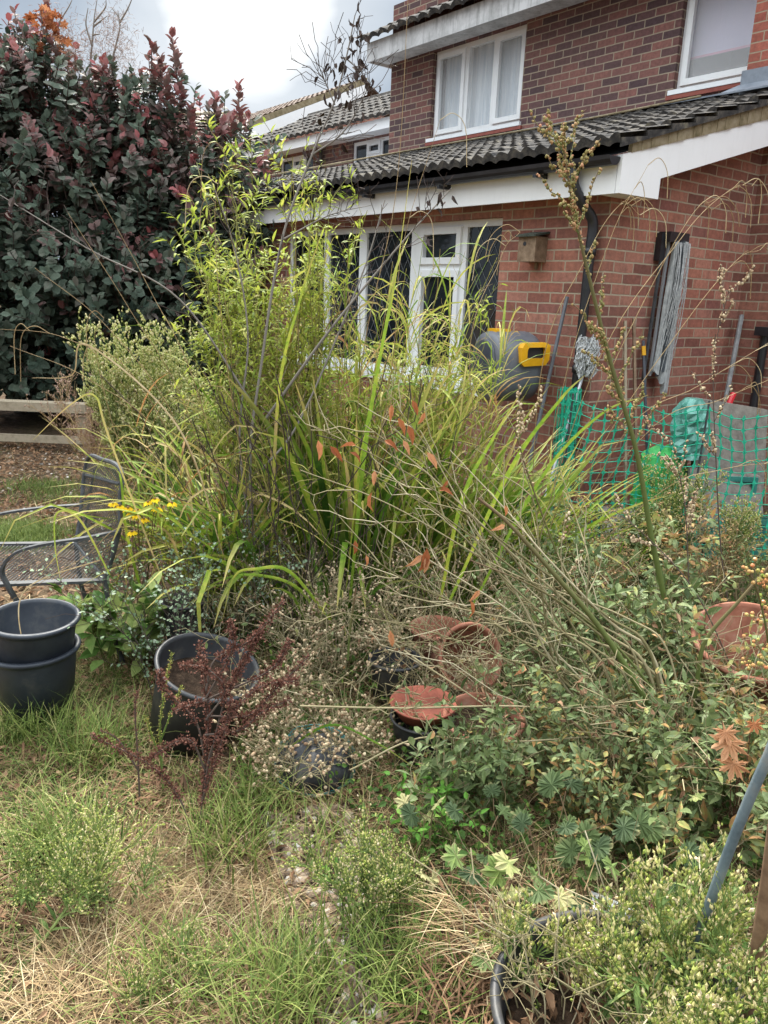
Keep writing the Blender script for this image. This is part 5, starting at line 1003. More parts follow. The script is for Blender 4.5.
spikes(t, [([(198, 852, 1.92), (203, 790, 1.96), (208, 720, 2.0), (200, 640, 2.05)], .25), ([(195, 850, 1.92), (180, 800, 1.95), (150, 765, 1.95), (90, 735, 1.95)], .35), ([(203, 800, 1.95), (215, 740, 1.95), (255, 690, 1.98), (300, 680, 2.0)], .3), ([(203, 790, 1.96), (225, 700, 2.0), (245, 660, 2.02), (262, 630, 2.05)], .3),
            ([(205, 760, 1.98), (195, 720, 2.0), (165, 690, 2.0), (160, 670, 2.0)], .3), ([(205, 770, 1.95), (190, 740, 1.93), (165, 748, 1.9), (148, 760, 1.9)], .2), ([(206, 720, 1.98), (225, 690, 1.98), (205, 668, 1.98), (178, 665, 1.98)], .2), ([(205, 735, 1.98), (240, 730, 1.97), (262, 712, 1.97), (290, 700, 1.97)], .2),
            ([(205, 700, 2.0), (232, 650, 2.02), (230, 620, 2.04)], .2), ([(206, 700, 2.0), (270, 670, 2.05), (290, 640, 2.08)], .3), ([(202, 800, 1.95), (212, 770, 1.94), (222, 740, 1.94), (232, 700, 1.96)], .1), ([(207, 700, 1.98), (190, 705, 1.96), (172, 712, 1.95)], .1), ([(207, 716, 1.98), (250, 715, 2), (275, 690, 2), (310, 655, 2.05)], .2), ([(206, 690, 2.0), (215, 660, 2.02), (250, 640, 2.03), (285, 600, 2.06)], .35)])
t = thing('green_dock', gb(165, 780), 'small yellow-green dock spike standing before the black tub', 'dock'); spikes(t, [([(163, 790, 2.15), (160, 730, 2.15), (165, 690, 2.15), (172, 652, 2.15)], .25), ([(161, 740, 2.15), (176, 700, 2.15), (182, 685, 2.15)], .2), ([(161, 760, 2.15), (150, 730, 2.15), (145, 715, 2.15)], .2)], 'dockg', 200, .008, (.003, .006), 'flea')
t = thing('brown_dock', gb(140, 800), 'thin brown dock spike left of the rust-red dock', 'dock'); spikes(t, [([(140, 810, 2.1), (138, 760, 2.1), (135, 710, 2.1), (138, 690, 2.1)], .25), ([(138, 770, 2.1), (118, 740, 2.08), (100, 730, 2.06)], .3)], 'dock', 180, .007, (.003, .006))

# ---- pale small-leaved shrub, broad leaves, yellow flowers ------------
def leafy(base, n, H, label, m_, spread=.4, lean=(0, 0), nb=12, br=.15, nl=500, ll=(.03, .045), lw=(.012, .02), tpl='oval', stem='greenstem', cat='plant', grp=None, name='leafy_weed', r0=.06, tm=.5, ts=.22, k=7, sr=.0022, up=.3, s0=.15, droop=0):
    t = thing(name, base, label, cat, grp); P = stems(base, n, H, r0, spread, lean, k, .012); b = MB(); b.tubes(P, np.linspace(sr, .001, k), 4, t=U(.2, .9, n)); q = branch(P, n * nb, s0, 1, br, 1, up, 4, .01, droop=droop); b.tubes(q, .0010, 3, t=.5); B(b, 'stems', stem, t)
    b = MB(); p, T = along(q, int(nl * .75), .1, 1); p2, T2 = along(P, int(nl * .25), .1, 1); p = np.vstack([p, p2]); T = np.vstack([T, T2]); m = len(p); b.leaves(p, T * .5 + radial(T) + A([0, 0, .1]), UP + .45 * rng.normal(size=(m, 3)), U(*ll, m), U(*lw, m), t=np.clip(rng.normal(tm, ts, m), 0, 1), tpl=tpl); B(b, 'leaves', m_, t); return t, P, q
leafy(gb(175, 690), 16, .72, 'airy shrub with small round pale leaves above the large black tub', 'wvine', .5, (-.1, .05), 14, .22, 1400, (.010, .018), (.009, .015), 'round', 'darktwig', 'shrub', name='small_leaved_shrub', r0=.12)
leafy(gb(225, 660), 12, .62, 'twiggy shrub with sparse grey leaves behind the red dock', 'wvine', .5, (0, .05), 14, .22, 800, (.010, .017), (.009, .014), 'round', 'darktwig', 'shrub', name='small_leaved_shrub', r0=.12)
leafy(gb(128, 668), 14, .42, 'clump of broad glossy green leaves right of the nested pots', 'broad', .5, (-.05, 0), 7, .10, 240, (.07, .11), (.038, .058), 'oval', 'greenstem', name='broad_leaved_plant', r0=.10, tm=.68)
leafy(gb(170, 655), 7, .30, 'bright broad-leaved plant tucked behind the large black tub', 'broad', .5, (-.1, 0), 6, .10, 70, (.06, .10), (.03, .05), 'oval', 'greenstem', name='broad_leaved_plant', r0=.08, tm=.7)
leafy(gb(98, 640), 10, .30, 'low leafy plant under the edge of the chair seat', 'cover', .5, (0, 0), 8, .10, 260, (.03, .05), (.018, .028), 'oval', name='leafy_weed', r0=.1, tm=.6)
t = thing('yellow_flowers', gb(140, 640), 'yellow daisy flowers with drooping petals above the chair back', 'flower'); s = MB(); fl = []
for x_, y_ in ((113, 503), (131, 513), (138, 510), (148, 502), (157, 508), (144, 519), (132, 532), (172, 503), (120, 506), (128, 508), (155, 499), (136, 515)):
    c = at(x_, y_, 3.0); s.tubes(cat_([gb(140, 645) + rng.normal(0, .02, 3) * A([1, 1, 0]), (c + gb(140, 640)) / 2 + rng.normal(0, .02, 3), c], 6), .0016, 4); a_ = np.linspace(0, 2 * pi, 9)[:-1] + U(0, 1); d = np.stack([np.cos(a_), np.sin(a_) - .25, -.45 + 0 * a_ + .2 * np.sin(a_)], -1); pe = MB(); pe.leaves(np.tile(c, (8, 1)), d, UP + A([0, -.6, 0]), U(.020, .030, 8), U(.010, .014, 8), t=U(0, 1, 8)); f = B(pe, 'flower_head', 'yellowf', t); ce = MB(); ce.blobs([c + A([0, -.002, .003])], .006, el=.7, hi=True, ax=[UP]); B(ce, 'flower_centre', 'brownf', f)
B(s, 'stems', 'greenstem', t)

# ---- dry seed-head plants ---------------------------------------------
def seedy(base, n, H, label, m_='seed', nf=900, spread=.6, lean=(0, 0), fr=.0046, br=.17, stem='deadstem', grp='dry seed-head plants'):
    t = thing('dry_seed_plant', base, label, 'plant', grp); P = stems(base, n, H, .06, spread, lean, 8, .02, .4); b = MB(); b.tubes(P, np.linspace(.0022, .001, 8), 4, t=U(0, .9, n)); q = branch(P, n * 12, .3, 1, br, 1, .1, 4, .012); q2 = branch(q, n * 28, .3, 1, br * .3, 1, .2, 3, .004); b.tubes(q, .0011, 3, t=.4); b.tubes(q2, .0007, 3, t=.5); B(b, 'stems', stem, t)
    b = MB(); p, T = along(q2, nf, .6, 1); k = len(p); b.blobs(p, U(.6, 1.2, k) * fr, t=U(0, 1, k), ax=T, el=1.1, hi=True); B(b, 'seed_heads', m_, t)
SD = [(300, 790, 9, .28, 'over the wrapped black pot', (0, -.1)), (270, 740, 8, .34, 'beside the wrapped pot, on its left', (.1, -.2)), (345, 770, 8, .32, 'right of the wrapped black pot', (0, -.1)), (340, 700, 10, .48, 'behind the wrapped black pot', (0, -.1)),
      (300, 680, 10, .5, 'between the red dock and the black pots', (0, 0)), (390, 680, 10, .5, 'left of the red saucer', (0, 0)), (452, 735, 5, .25, 'just below the red saucer', (0, 0)), (350, 640, 10, .55, 'in front of the bamboo stems', (0, 0)), (415, 630, 8, .5, 'behind the tipped terracotta pot', (.1, 0)), (500, 670, 9, .5, 'right of the tipped terracotta pot', (0, 0)),
      (560, 640, 9, .55, 'below the strap leaves at right', (0, 0)), (610, 620, 9, .6, 'in front of the mesh at left', (0, 0)), (690, 620, 9, .65, 'in front of the mesh at its middle', (0, 0)), (745, 620, 9, .7, 'in front of the mesh at the right edge', (0, 0)), (260, 660, 8, .5, 'behind the red dock', (0, 0)), (470, 610, 8, .6, 'deep in the strap leaves', (0, 0))]
for x_, y_, n, H, w_, ln in SD: seedy(gb(x_, y_), n, H, 'dry twiggy plant with beige seed capsules ' + w_, lean=ln, m_='seed' if x_ < 560 else 'seedgreen', nf=1000 if y_ > 690 else 700, stem='deadstem' if x_ < 520 else 'straw')

# ---- dead shrub with orange leaves ------------------------------------
bs = gb(628, 760); t = thing('dead_shrub', bs, 'pale dead shrub fanned to the upper left with a few orange leaves', 'shrub'); s = MB(); tw = MB(); allb = []
for (ex, ey, D) in ((312, 425, 2.5), (335, 455, 2.5), (365, 425, 2.5), (395, 405, 2.55), (350, 500, 2.4), (300, 470, 2.5), (420, 430, 2.6), (450, 450, 2.6), (480, 470, 2.6), (400, 480, 2.4), (345, 540, 2.3), (470, 500, 2.5), (520, 455, 2.6), (560, 470, 2.7), (330, 610, 2.2), (380, 590, 2.3)):
    x0, y0 = 600 + U(-50, 40), 655 + U(-40, 45); f1, f2 = U(.28, .38), U(.62, .75); j = lambda: U(-9, 9)
    q0 = at(x0 + 45, y0 + 40, 2.36); P = cat_([A([q0[0] + .12, q0[1] - .04, 0]), q0, at(x0, y0, 2.42), at(x0 + (ex - x0) * f1 + j(), y0 + (ey - y0) * (f1 + .03) + j(), 2.42), at(x0 + (ex - x0) * f2 + j(), y0 + (ey - y0) * (f2 + .02) + j(), (2.42 + D) / 2), at(ex, ey, D)], 7); s.tubes(P, np.linspace(U(.004, .0062), .0015, len(P)), 6, t=U(0, .9)); allb.append(P[6:])
Pk = A([P[np.linspace(0, len(P) - 1, 10).astype(int)] for P in allb]); q = branch(Pk, 90, .3, 1, .26, .6, .1, 5, .012); tw.tubes(q, np.linspace(.0022, .001, 5), 4, t=U(.2, 1, 90)); tw.tubes(branch(q, 150, .3, 1, .1, .8, .1, 3, .006), .0009, 3, t=.6)
B(s, 'branches', 'deadstem', t); B(tw, 'twigs', 'deadstem', t)
b = MB()
for x_, y_, l_ in ((372, 492, .05), (398, 418, .045), (408, 425, .05), (427, 452, .05), (356, 445, .04), (440, 490, .05), (412, 400, .04), (427, 548, .07), (422, 555, .05), (505, 525, .04), (505, 505, .03), (470, 600, .05), (480, 590, .04), (524, 665, .055), (390, 630, .05), (428, 555, .05), (375, 470, .04), (385, 440, .045), (403, 440, .04), (392, 405, .04), (425, 412, .035), (350, 452, .04), (330, 446, .05), (318, 440, .05), (355, 540, .04), (366, 555, .03), (448, 480, .03)):
    c = at(x_, y_, 2.35); b = MB(); b.leaves([c], A([[U(-.5, .6), -.2, U(-1, .1)]]), A([[.2, -1, .4]]) + .4 * rng.normal(size=(1, 3)), l_ * 1.25, l_ * .42, t=U(0, .9), tpl='curl'); B(b, 'orange_leaf', 'orange', t)

# ---- tall weeds with seed pods ---------------------------------------
def weed(name, pts, r0, r1, label, rac, m_='seedgreen', stem='greenstem'):
    P = cat_([at(*q) for q in pts], 8); P[:, 2] = np.maximum(P[:, 2], 0); t = thing(name, (P[0][0], P[0][1], 0), label, 'plant'); s = MB(); s.tubes(P, np.linspace(r0, r1, len(P)), 8, t=.6); Pk = P[np.linspace(0, len(P) - 1, 14).astype(int)][None]
    if rac:
        q = branch(Pk, rac, .45, 1, .17, 1.1, .5, 6, .006); s.tubes(q, .0014, 4, t=.8); B(s, 'stem', stem, t); b = MB(); p, T = along(q, rac * 26, .15, 1); k = len(p); b.blobs(p + radial(T) * .005, U(.0026, .0052, k), t=U(0, 1, k), ax=radial(T) + UP, el=1.5, hi=True); p, T = along(Pk, rac * 3, .7, 1); b.blobs(p + radial(T) * .006, U(.003, .005, len(p)), t=U(0, 1, len(p)), el=1.4); B(b, 'seed_pods', m_, t)
    else: B(s, 'stem', stem, t)
    return t, Pk
weed('tall_weed', [(674, 700, 2.7), (668, 620, 2.68), (652, 540, 2.66), (636, 450, 2.64), (610, 360, 2.62), (585, 260, 2.6), (572, 200, 2.6), (562, 140, 2.6)], .0125, .0025, 'tallest green-stemmed weed with seed pods, crossing the fascia corner', 34)
weed('leaning_weed', [(700, 760, 2.3), (660, 700, 2.3), (610, 640, 2.28), (540, 590, 2.26), (470, 560, 2.25)], .0055, .002, 'slender green-brown stem arching to the left below the thick bare stem', 0)
weed('leaning_weed', [(640, 720, 2.55), (600, 640, 2.5), (560, 560, 2.5), (530, 480, 2.5), (515, 430, 2.5)], .0050, .002, 'green-brown stem leaning steeply up towards the mop', 5, 'seed')
weed('leaning_weed', [(668, 735, 2.28), (640, 690, 2.26), (600, 628, 2.24), (555, 575, 2.22), (510, 525, 2.22), (478, 498, 2.22)], .0115, .0040, 'thick dark green bare stem leaning to the upper left in the weeds', 0)
weed('leaning_weed', [(690, 720, 2.45), (697, 680, 2.44), (706, 640, 2.44), (740, 600, 2.44), (775, 560, 2.44)], .0095, .0045, 'thick green stem leaning right in front of the large terracotta pot', 0)
weed('leaning_weed', [(660, 840, 2.0), (640, 780, 2.05), (600, 745, 2.1), (570, 720, 2.1)], .0070, .004, 'short green stem lying low beneath the asters', 0)
weed('thin_weed', [(735, 640, 3.0), (722, 560, 3.0), (716, 460, 3.0), (714, 360, 3.0), (730, 285, 3.0)], .0035, .0012, 'thin dark red-brown weed stem crossing the speckled slab', 9, 'seed', 'darktwig')
weed('thin_weed', [(745, 700, 2.6), (700, 600, 2.6), (650, 540, 2.65), (600, 500, 2.7)], .0028, .0012, 'thin dark stem slanting across before the large terracotta pot', 3, 'seed', 'darktwig')
weed('thin_weed', [(690, 640, 2.9), (688, 560, 2.9), (684, 500, 2.9), (672, 440, 2.9)], .003, .0012, 'thin brown stem with seeds rising at the middle of the mesh', 9, 'seed', 'darktwig')
weed('fallen_weed', [(300, 706 + 0, 2.2), (400, 708, 2.2), (500, 706, 2.2), (560, 708, 2.2), (618, 706, 2.2)], .0032, .0024, 'long pale stem lying level across the pots', 0, stem='deadstem')
weed('fallen_weed', [(350, 770, 2.1), (420, 738, 2.12), (500, 742, 2.14), (620, 735, 2.16)], .003, .0022, 'pale stem lying just below the level one across the pots', 0, stem='deadstem')
weed('fallen_weed', [(390, 640, 2.5), (420, 662, 2.45), (470, 695, 2.4), (540, 745, 2.3), (600, 800, 2.1)], .0035, .0025, 'pale bent stem running down right past the tipped pot', 0, stem='deadstem')
weed('green_stub', [(348, 660, 2.6), (350, 630, 2.6), (356, 588, 2.6)], .0045, .0035, 'short thick green stub standing amid the dry seed heads', 0)

# ---- asters ------------------------------------------------------------
k = 0
AW = [(500, 700), (540, 690), (580, 680), (620, 690), (660, 690), (510, 740), (550, 740), (600, 740), (645, 740), (690, 740), (500, 790), (545, 790), (590, 790), (635, 790), (690, 790), (735, 780), (470, 760), (560, 650), (610, 650), (520, 650), (745, 830), (700, 840), (650, 840), (470, 820), (600, 830), (480, 690), (580, 610), (640, 640), (540, 610), (735, 740)]
AW += [(560, 590), (620, 575), (680, 585), (735, 590), (590, 555), (650, 560), (760, 735), (700, 712), (430, 762)]
AW = [a for a in AW if a not in ((480, 690), (500, 700), (470, 760), (510, 740), (520, 650))]
for x_, y_ in AW:
    x_ += U(-8, 8); y_ += 25; ls = (.75, 1.0, 1.45, .85, 1.2)[k % 5]; tq = (.5, .3, .62, .78, .42, .55, .9)[k % 7]
    leafy(gb(x_, y_), 8, (U(.50, .80) if x_ < 720 else U(.35, .5)) if y_ < 750 else (U(.34, .52) if x_ > 450 else .16), 'grey-green small-leaved aster, one of the tangled mass at right', 'aster', .55, (-.12, -.08), 10, .13, int(420 / ls), (.024 * ls, .052 * ls), (.010 * ls, .021 * ls), 'lance' if k % 3 == 0 else 'oval', 'deadstem' if k % 2 else 'greenstem', 'aster', 'small-leaved asters massed at the right', 'aster', r0=.09, tm=tq); k += 1
for x_, y_, lb in ((690, 830, 'rosette of broad grey-green leaves below the orange maple leaves'), (690, 690, 'plant with large heart leaves in front of the big terracotta pot'), (610, 600, 'plant with mid-green oval leaves behind the dead branches')):
    leafy(gb(x_, y_ + 15), 4, .22 if y_ > 800 else .4, lb, 'aster', .35, (0, 0), 4, .08, 26, (.07, .11), (.035, .055), 'oval', name='broad_leaved_weed', r0=.04, tm=.7)
t = thing('dry_tangle', gb(560, 700), 'tangle of thin dry brown stems woven through the asters', 'dry stems'); P = stems(gb(560, 720), 60, .75, .55, .9, (-.2, 0), 9, .03, .5); P2 = stems(gb(640, 760), 50, .7, .5, .9, (-.2, 0), 9, .03, .5); P = np.concatenate([P, P2]); b = MB(); b.tubes(P, .0017, 4, t=U(0, 1, 110)); b.tubes(branch(P, 500, .2, 1, .2, 1, .1, 4, .015), .0009, 3, t=.4); B(b, 'stems', 'deadstem', t)
b = MB(); p, T = along(P, 420, .2, 1); b.leaves(p, T + radial(T) + A([0, 0, -.8]), rng.normal(size=p.shape), U(.018, .04, 420), U(.009, .018, 420), t=U(0, 1, 420), tpl='curl'); B(b, 'dead_leaves', 'deadleaf', t)
t = thing('dry_tangle', gb(350, 690), 'tangle of greyish dead twigs in front of the strap leaves, left of the pots', 'dry stems'); P = stems(gb(350, 690), 60, .6, .5, .9, (.1, 0), 9, .03, .5); b = MB(); b.tubes(P, .0016, 4, t=U(0, 1, 60)); b.tubes(branch(P, 420, .2, 1, .2, 1, .1, 4, .015), .0009, 3, t=.4); B(b, 'stems', 'deadstem', t)
b = MB(); p, T = along(P, 260, .2, 1); b.leaves(p, T + radial(T), rng.normal(size=p.shape), U(.018, .035, 260), U(.010, .016, 260), t=U(0, 1, 260), tpl='oval'); B(b, 'leaves', 'aster', t)
# lobed leaves
def lobedp(base, n, H, label, tm, tpl='scal', lw=(.05, .085), m_='lobed', name='lobed_leaved_plant', up=.25):
    t = thing(name, base, label, 'plant'); P = stems(base, n, H, .05, .9, (0, -.1), 6, .008, .5); b = MB(); b.tubes(P, .0016, 4, t=.4); B(b, 'stalks', 'greenstem', t); d = nrm(P[:, -1] - P[:, -2]); d[:, 2] *= .2; w_ = U(*lw, n); b = MB(); b.leaves(P[:, -1], nrm(d + A([0, -.3, 0])), UP + A([0, -.5, 0]) + .3 * rng.normal(size=(n, 3)), w_, w_ * 1.05, t=np.clip(rng.normal(tm, .2, n), 0, 1), tpl=tpl); B(b, 'leaves', m_, t)
lobedp(gb(545, 915), 13, .34, 'plant with scalloped blue-green leaves at the lower centre right', .2); lobedp(gb(600, 950), 9, .34, 'scalloped blue-green leaves beside the white slatted tray', .15); lobedp(gb(480, 950), 5, .28, 'yellowing palm-shaped leaves right of the little fleabane', .8, 'palm')
lobedp(gb(560, 960), 9, .32, 'green and yellow palm-shaped leaves above the black tub rim', .65, 'palm'); lobedp(gb(650, 900), 8, .36, 'yellow-green lobed leaves left of the hoop', .75, 'palm'); lobedp(gb(505, 890), 10, .34, 'dark blue-green scalloped leaves at the foot of the asters', .1); lobedp(gb(430, 900), 6, .27, 'two-tone pale withered lobed leaves by the stones', .95, 'palm', (.045, .06))
leafy(gb(430, 850), 10, .24, 'bright green weed with pinnate leaves in the lower middle', 'bright', .5, (0, -.05), 9, .09, 200, (.025, .04), (.012, .018), 'oval', 'greenstem', name='bright_weed', r0=.06, tm=.5)
leafy(gb(440, 920), 5, .16, 'dark glossy five-leaved seedling below the bright weed', 'broad', .6, (0, -.05), 5, .05, 34, (.045, .06), (.02, .027), 'oval', 'greenstem', name='dark_seedling', r0=.04, tm=.1)
leafy(gb(320, 885), 3, .07, 'tiny bright sprout growing out of the stones', 'bright', .6, (0, 0), 3, .03, 16, (.02, .032), (.012, .02), 'oval', 'greenstem', name='sprout', r0=.02, tm=.6)
t = thing('maple_seedling', gb(725, 850), 'seedling with salmon-orange maple leaves near the blue-grey hoop', 'plant'); b = MB(); s = MB()
for x_, y_, w_, tv in ((735, 742, .10, .95), (737, 765, .085, .8), (722, 735, .07, .9), (752, 730, .05, .55)):
    c = at(x_, y_ - 14, 1.85); s.tubes(cat_([gb(728, 850), (c + gb(728, 850)) / 2 + A([.01, 0, .03]), c], 5), .0012, 4); b = MB(); b.leaves([c], A([[U(-.5, .3), -.55, -.75]]), A([[0, -1, .7]]), w_, w_ * 1.05, t=tv, tpl='maple'); B(b, 'maple_leaf', 'orange', t)
B(s, 'stems', 'dock', t)
t = thing('berry_plant', gb(775, 760), 'stem of clustered green and orange berries at the right edge', 'plant'); b = MB(); s = MB(); P = cat_([gb(775, 760), at(770, 660, 2.05), at(760, 600, 2.0), at(748, 570, 2.0)], 8); s.tubes(P, .003, 5)
for x_, y_ in ((746, 570), (756, 578), (764, 585), (758, 600), (768, 610), (752, 618), (762, 625), (748, 640), (766, 645), (757, 655), (742, 662), (752, 665), (770, 590), (760, 572)):
    c = at(x_ + 4, y_, 2.0); k = 7; b = MB(); p = c + rng.normal(0, .011, (k, 3)); b.blobs(p, U(.004, .0065, k), t=U(0, 1, k), hi=True); B(b, 'berry_cluster', 'berry', t); s.tubes(np.stack([np.tile(P[len(P) // 2], (k, 1)) * .2 + p * .8, p], 1), .0008, 3)
B(s, 'stems', 'greenstem', t)
# dead fern heap at bottom, left of the tub
t = thing('dead_foliage_heap', gb(490, 1000), 'heap of brown collapsed foliage and straw against the black tub', 'dead plant'); b = MB(); n_ = 1500; p = gsample([(425, 935), (560, 935), (545, 1040), (430, 1060)], n_); p[:, 2] = U(0, .12, n_); b.blades(p, U(0, 2 * pi, n_), U(.05, .2, n_), U(.002, .006, n_), U(.6, 1.8, n_), U(1.2, 2.8, n_), t=U(0, .7, n_), seg=4, kind='lance'); B(b, 'dead_leaves', 'deadleaf', t)
b = MB(); n_ = 300; p = gsample([(440, 960), (600, 960), (590, 1010), (440, 1010)], n_); p[:, 2] = U(.04, .22, n_); b.blades(p, pi + rng.normal(0, .9, n_), U(.10, .24, n_), U(.0015, .003, n_), U(.9, 1.6, n_), U(1.3, 2.2, n_), t=U(0, 1, n_), seg=6, kind='grass'); B(b, 'straw', 'straw', t)
for x_, y_, l_, az, lb in ((345, 934, .075, .3, 'large curled reddish-brown leaf lying on the stones'), (292, 868, .05, -.9, 'tan leaf lying on the stones uphill of the reddish one'), (150, 800, .05, .5, 'brown leaf lying in the grass left of the dock'), (70, 815, .06, 2.0, 'brown leaf lying in the grass at far left'), (330, 948, .04, 2.5, 'small orange leaf beside the large curled one')):
    c = gb(x_, y_) + A([0, 0, .02]); b = MB(); b.leaves([[0, 0, 0]], [[cos(az), sin(az), .05]], [[.1, .1, 1.0]], l_, l_ * .42, t=.35 if 'reddish' in lb or 'orange' in lb else .8, tpl='curl'); o = B(b, 'fallen_leaf', 'orange' if 'red' in lb or 'orange' in lb else 'deadleaf', None, loc=c); tag(o, lb, 'leaf')

# ================================================================= ground cover (uncountable)
def hzz(p): p[:, 2] = .012 * np.sin(p[:, 0] * 5.1 + 1.3 * np.sin(p[:, 1] * 3.7)) + .010 * np.sin(p[:, 1] * 7.3 + p[:, 0] * 2.1) - .006; return p
def gcover(poly, n, L_, W_, th, tm, ts, m_, seg=4, mb=None, kind='grass', pw=1.3, az=None):
    p = hzz(gsample(poly, n)); mb.blades(p, U(0, 2 * pi, n) if az is None else az + rng.normal(0, .7, n), U(.5, 1.1, n) * L_, W_ * U(.6, 1.2, n), U(th[0], th[1], n), U(th[2], th[3], n), t=np.clip(rng.normal(tm, ts, n), 0, 1), seg=seg, kind=kind, pw=pw, floor=-.01)
gr = MB()
gcover([(-120, 1040), (-60, 640), (90, 600), (190, 720), (240, 850), (130, 1040)], 4000, .12, .0038, (.2, 1.3, 1.0, 2.3), .58, .33, 'grass', 5, gr)
gcover([(-150, 860), (-40, 640), (130, 600), (170, 760), (150, 850)], 4000, .14, .0042, (.2, 1.3, 1.1, 2.3), .40, .33, 'grass', 5, gr)
gcover([(60, 1060), (150, 860), (330, 900), (360, 1060)], 800, .13, .0034, (.3, 1.2, 1.0, 2.2), .75, .3, 'grass', 5, gr)
for c, n in (((290, 1020), 180), ((255, 1005), 110), ((310, 985), 130), ((180, 1000), 160), ((330, 860 - 0), 100), ((230, 850), 220), ((250, 820), 160), ((90, 760), 400), ((30, 740), 500), ((50, 860), 300), ((400, 960), 300), ((430, 1010), 400)):
    q = gb(*c); n2 = n; p = q + rng.normal(0, .07, (n2, 3)) * A([1, 1, 0]); gr.blades(p, U(0, 2 * pi, n2), U(.10, .26, n2), U(.003, .006, n2), U(.0, .5, n2), U(.6, 1.9, n2), t=np.clip(rng.normal(.45, .2, n2), 0, 1), seg=5, kind='grass')
gcover([(400, 900), (235, 780), (240, 560), (790, 560), (900, 1040), (430, 1060)], 9000, .16, .0028, (.1, 1.1, .8, 2.6), .6, .3, 'grass', 5, gr)
tag(B(gr, 'grass', 'grass', None), 'rough green and yellow grass covering the ground', 'grass', kind='stuff')
st = MB()
gcover([(20, 1060), (100, 850), (270, 850), (300, 900), (290, 1060)], 7500, .22, .0030, (.9, 1.5, 1.35, 1.8), .42, .36, 'straw', 4, st)
gcover([(-150, 1060), (-60, 640), (150, 620), (240, 850), (100, 1060)], 4800, .20, .0032, (.8, 1.5, 1.4, 1.9), .45, .28, 'straw', 4, st)
gcover([(400, 900), (240, 780), (240, 600), (790, 600), (900, 1040), (430, 1060)], 14000, .28, .0024, (.5, 1.5, 1.2, 2.0), .45, .3, 'straw', 4, st)
gcover([(-300, 620), (-100, 442), (250, 442), (250, 620)], 5000, .16, .004, (1.2, 1.5, 1.5, 1.65), .5, .3, 'straw', 3, st)
tag(B(st, 'straw', 'straw', None), 'matted dry straw lying over the ground', 'straw', kind='stuff')
cv = MB(); p = hzz(gsample([(240, 780), (235, 600), (790, 600), (900, 1040), (420, 1060), (400, 900), (345, 820)], 15000)); n_ = len(p); p[:, 2] += U(0, .14, n_); cv.leaves(p, rng.normal(size=(n_, 3)) + A([0, -.3, .1]), UP + .5 * rng.normal(size=(n_, 3)), U(.012, .032, n_), U(.008, .02, n_), t=np.clip(rng.normal(.45, .25, n_), 0, 1), tpl='oval')
p = hzz(gsample([(235, 820), (240, 710), (330, 700), (340, 800)], 2600)); n_ = len(p); p[:, 2] += U(0, .05, n_); cv.leaves(p, rng.normal(size=(n_, 3)), UP + .4 * rng.normal(size=(n_, 3)), .014, .011, t=U(.4, 1, n_), tpl='round')
tag(B(cv, 'ground_cover', 'cover', None), 'low leafy weeds carpeting the bed', 'ground cover', kind='stuff')
dl = MB(); p = hzz(gsample([(-150, 1060), (-60, 640), (790, 600), (900, 1040)], 9000)); n_ = len(p); p[:, 2] += U(0, .05, n_); dl.leaves(p, rng.normal(size=(n_, 3)) * A([1, 1, .3]), UP + .6 * rng.normal(size=(n_, 3)), U(.015, .04, n_), U(.008, .02, n_), t=U(0, 1, n_), tpl='curl')
p = hzz(gsample([(-400, 600), (-200, 436), (250, 436), (250, 620)], 9000)); n_ = len(p); p[:, 2] += U(0, .02, n_); dl.leaves(p, rng.normal(size=(n_, 3)) * A([1, 1, .3]), UP + .5 * rng.normal(size=(n_, 3)), U(.02, .06, n_), U(.01, .03, n_), t=np.clip(rng.normal(.6, .25, n_), 0, 1), tpl='curl')
tag(B(dl, 'leaf_litter', 'deadleaf', None), 'dead leaves and bark chips scattered on the ground', 'leaf litter', kind='stuff')
hm = MB(); n_ = 5200; p = hzz(gsample([(-150, 1060), (-60, 660), (200, 700), (270, 830), (330, 1060)], n_)); p = p[(np.sin(p[:, 0] * 9 + 2 * np.sin(p[:, 1] * 7)) + np.sin(p[:, 1] * 11 + p[:, 0] * 5)) > .5]; n_ = len(p); p[:, 2] += U(0, .04, n_); hm.blades(p, U(0, 2 * pi, n_), U(.03, .11, n_), U(.003, .008, n_), U(.7, 1.5, n_), U(1.3, 2.2, n_), t=U(0, .6, n_), seg=3, kind='lance'); tag(B(hm, 'shade_thatch', 'deadleaf', None), 'patches of dark brown dead thatch added as shaded gaps among the grass', 'thatch', kind='stuff')  # dark brown dead blades added in clumps for shaded gaps in the grass
gv = MB(); p = hzz(gsample([(262, 822), (345, 812), (400, 900), (400, 1040), (330, 1050), (295, 930)], 2000)); n_ = len(p); p[:, 2] += U(.008, .030, n_); gv.blobs(p, U(.007, .020, n_) * (.6 + .6 * U(0, 1, n_) ** 3), t=U(0, 1, n_) ** 1.6, el=.6, ax=UP + .4 * rng.normal(size=(n_, 3)), hi=True)
p = hzz(gsample([(-300, 560), (-150, 445), (120, 445), (140, 560)], 1400)); n_ = len(p); gv.blobs(p, U(.006, .018, n_), t=U(.1, 1, n_) ** 1.6, el=.6, ax=UP + .4 * rng.normal(size=(n_, 3)), hi=True)
tag(B(gv, 'gravel', 'stone', None, smooth=False), 'pebbles and flints showing through the straw', 'gravel', kind='stuff')
gy = MB()
for c, n in (((25, 535), 2200), ((10, 545), 1200), ((45, 488), 900), ((60, 500), 500), ((0, 530), 900)):
    q = gb(*c); p = q + rng.normal(0, .16, (n, 3)) * A([1, .8, 0]); gy.blades(p, U(0, 2 * pi, n), U(.04, .09, n), .004, U(0, .6, n), U(.5, 1.8, n), t=U(.1, .6, n), seg=3, kind='grass')
tag(B(gy, 'grass_patch', 'grass', None), 'small patches of green grass on the bare yard', 'grass', kind='stuff')
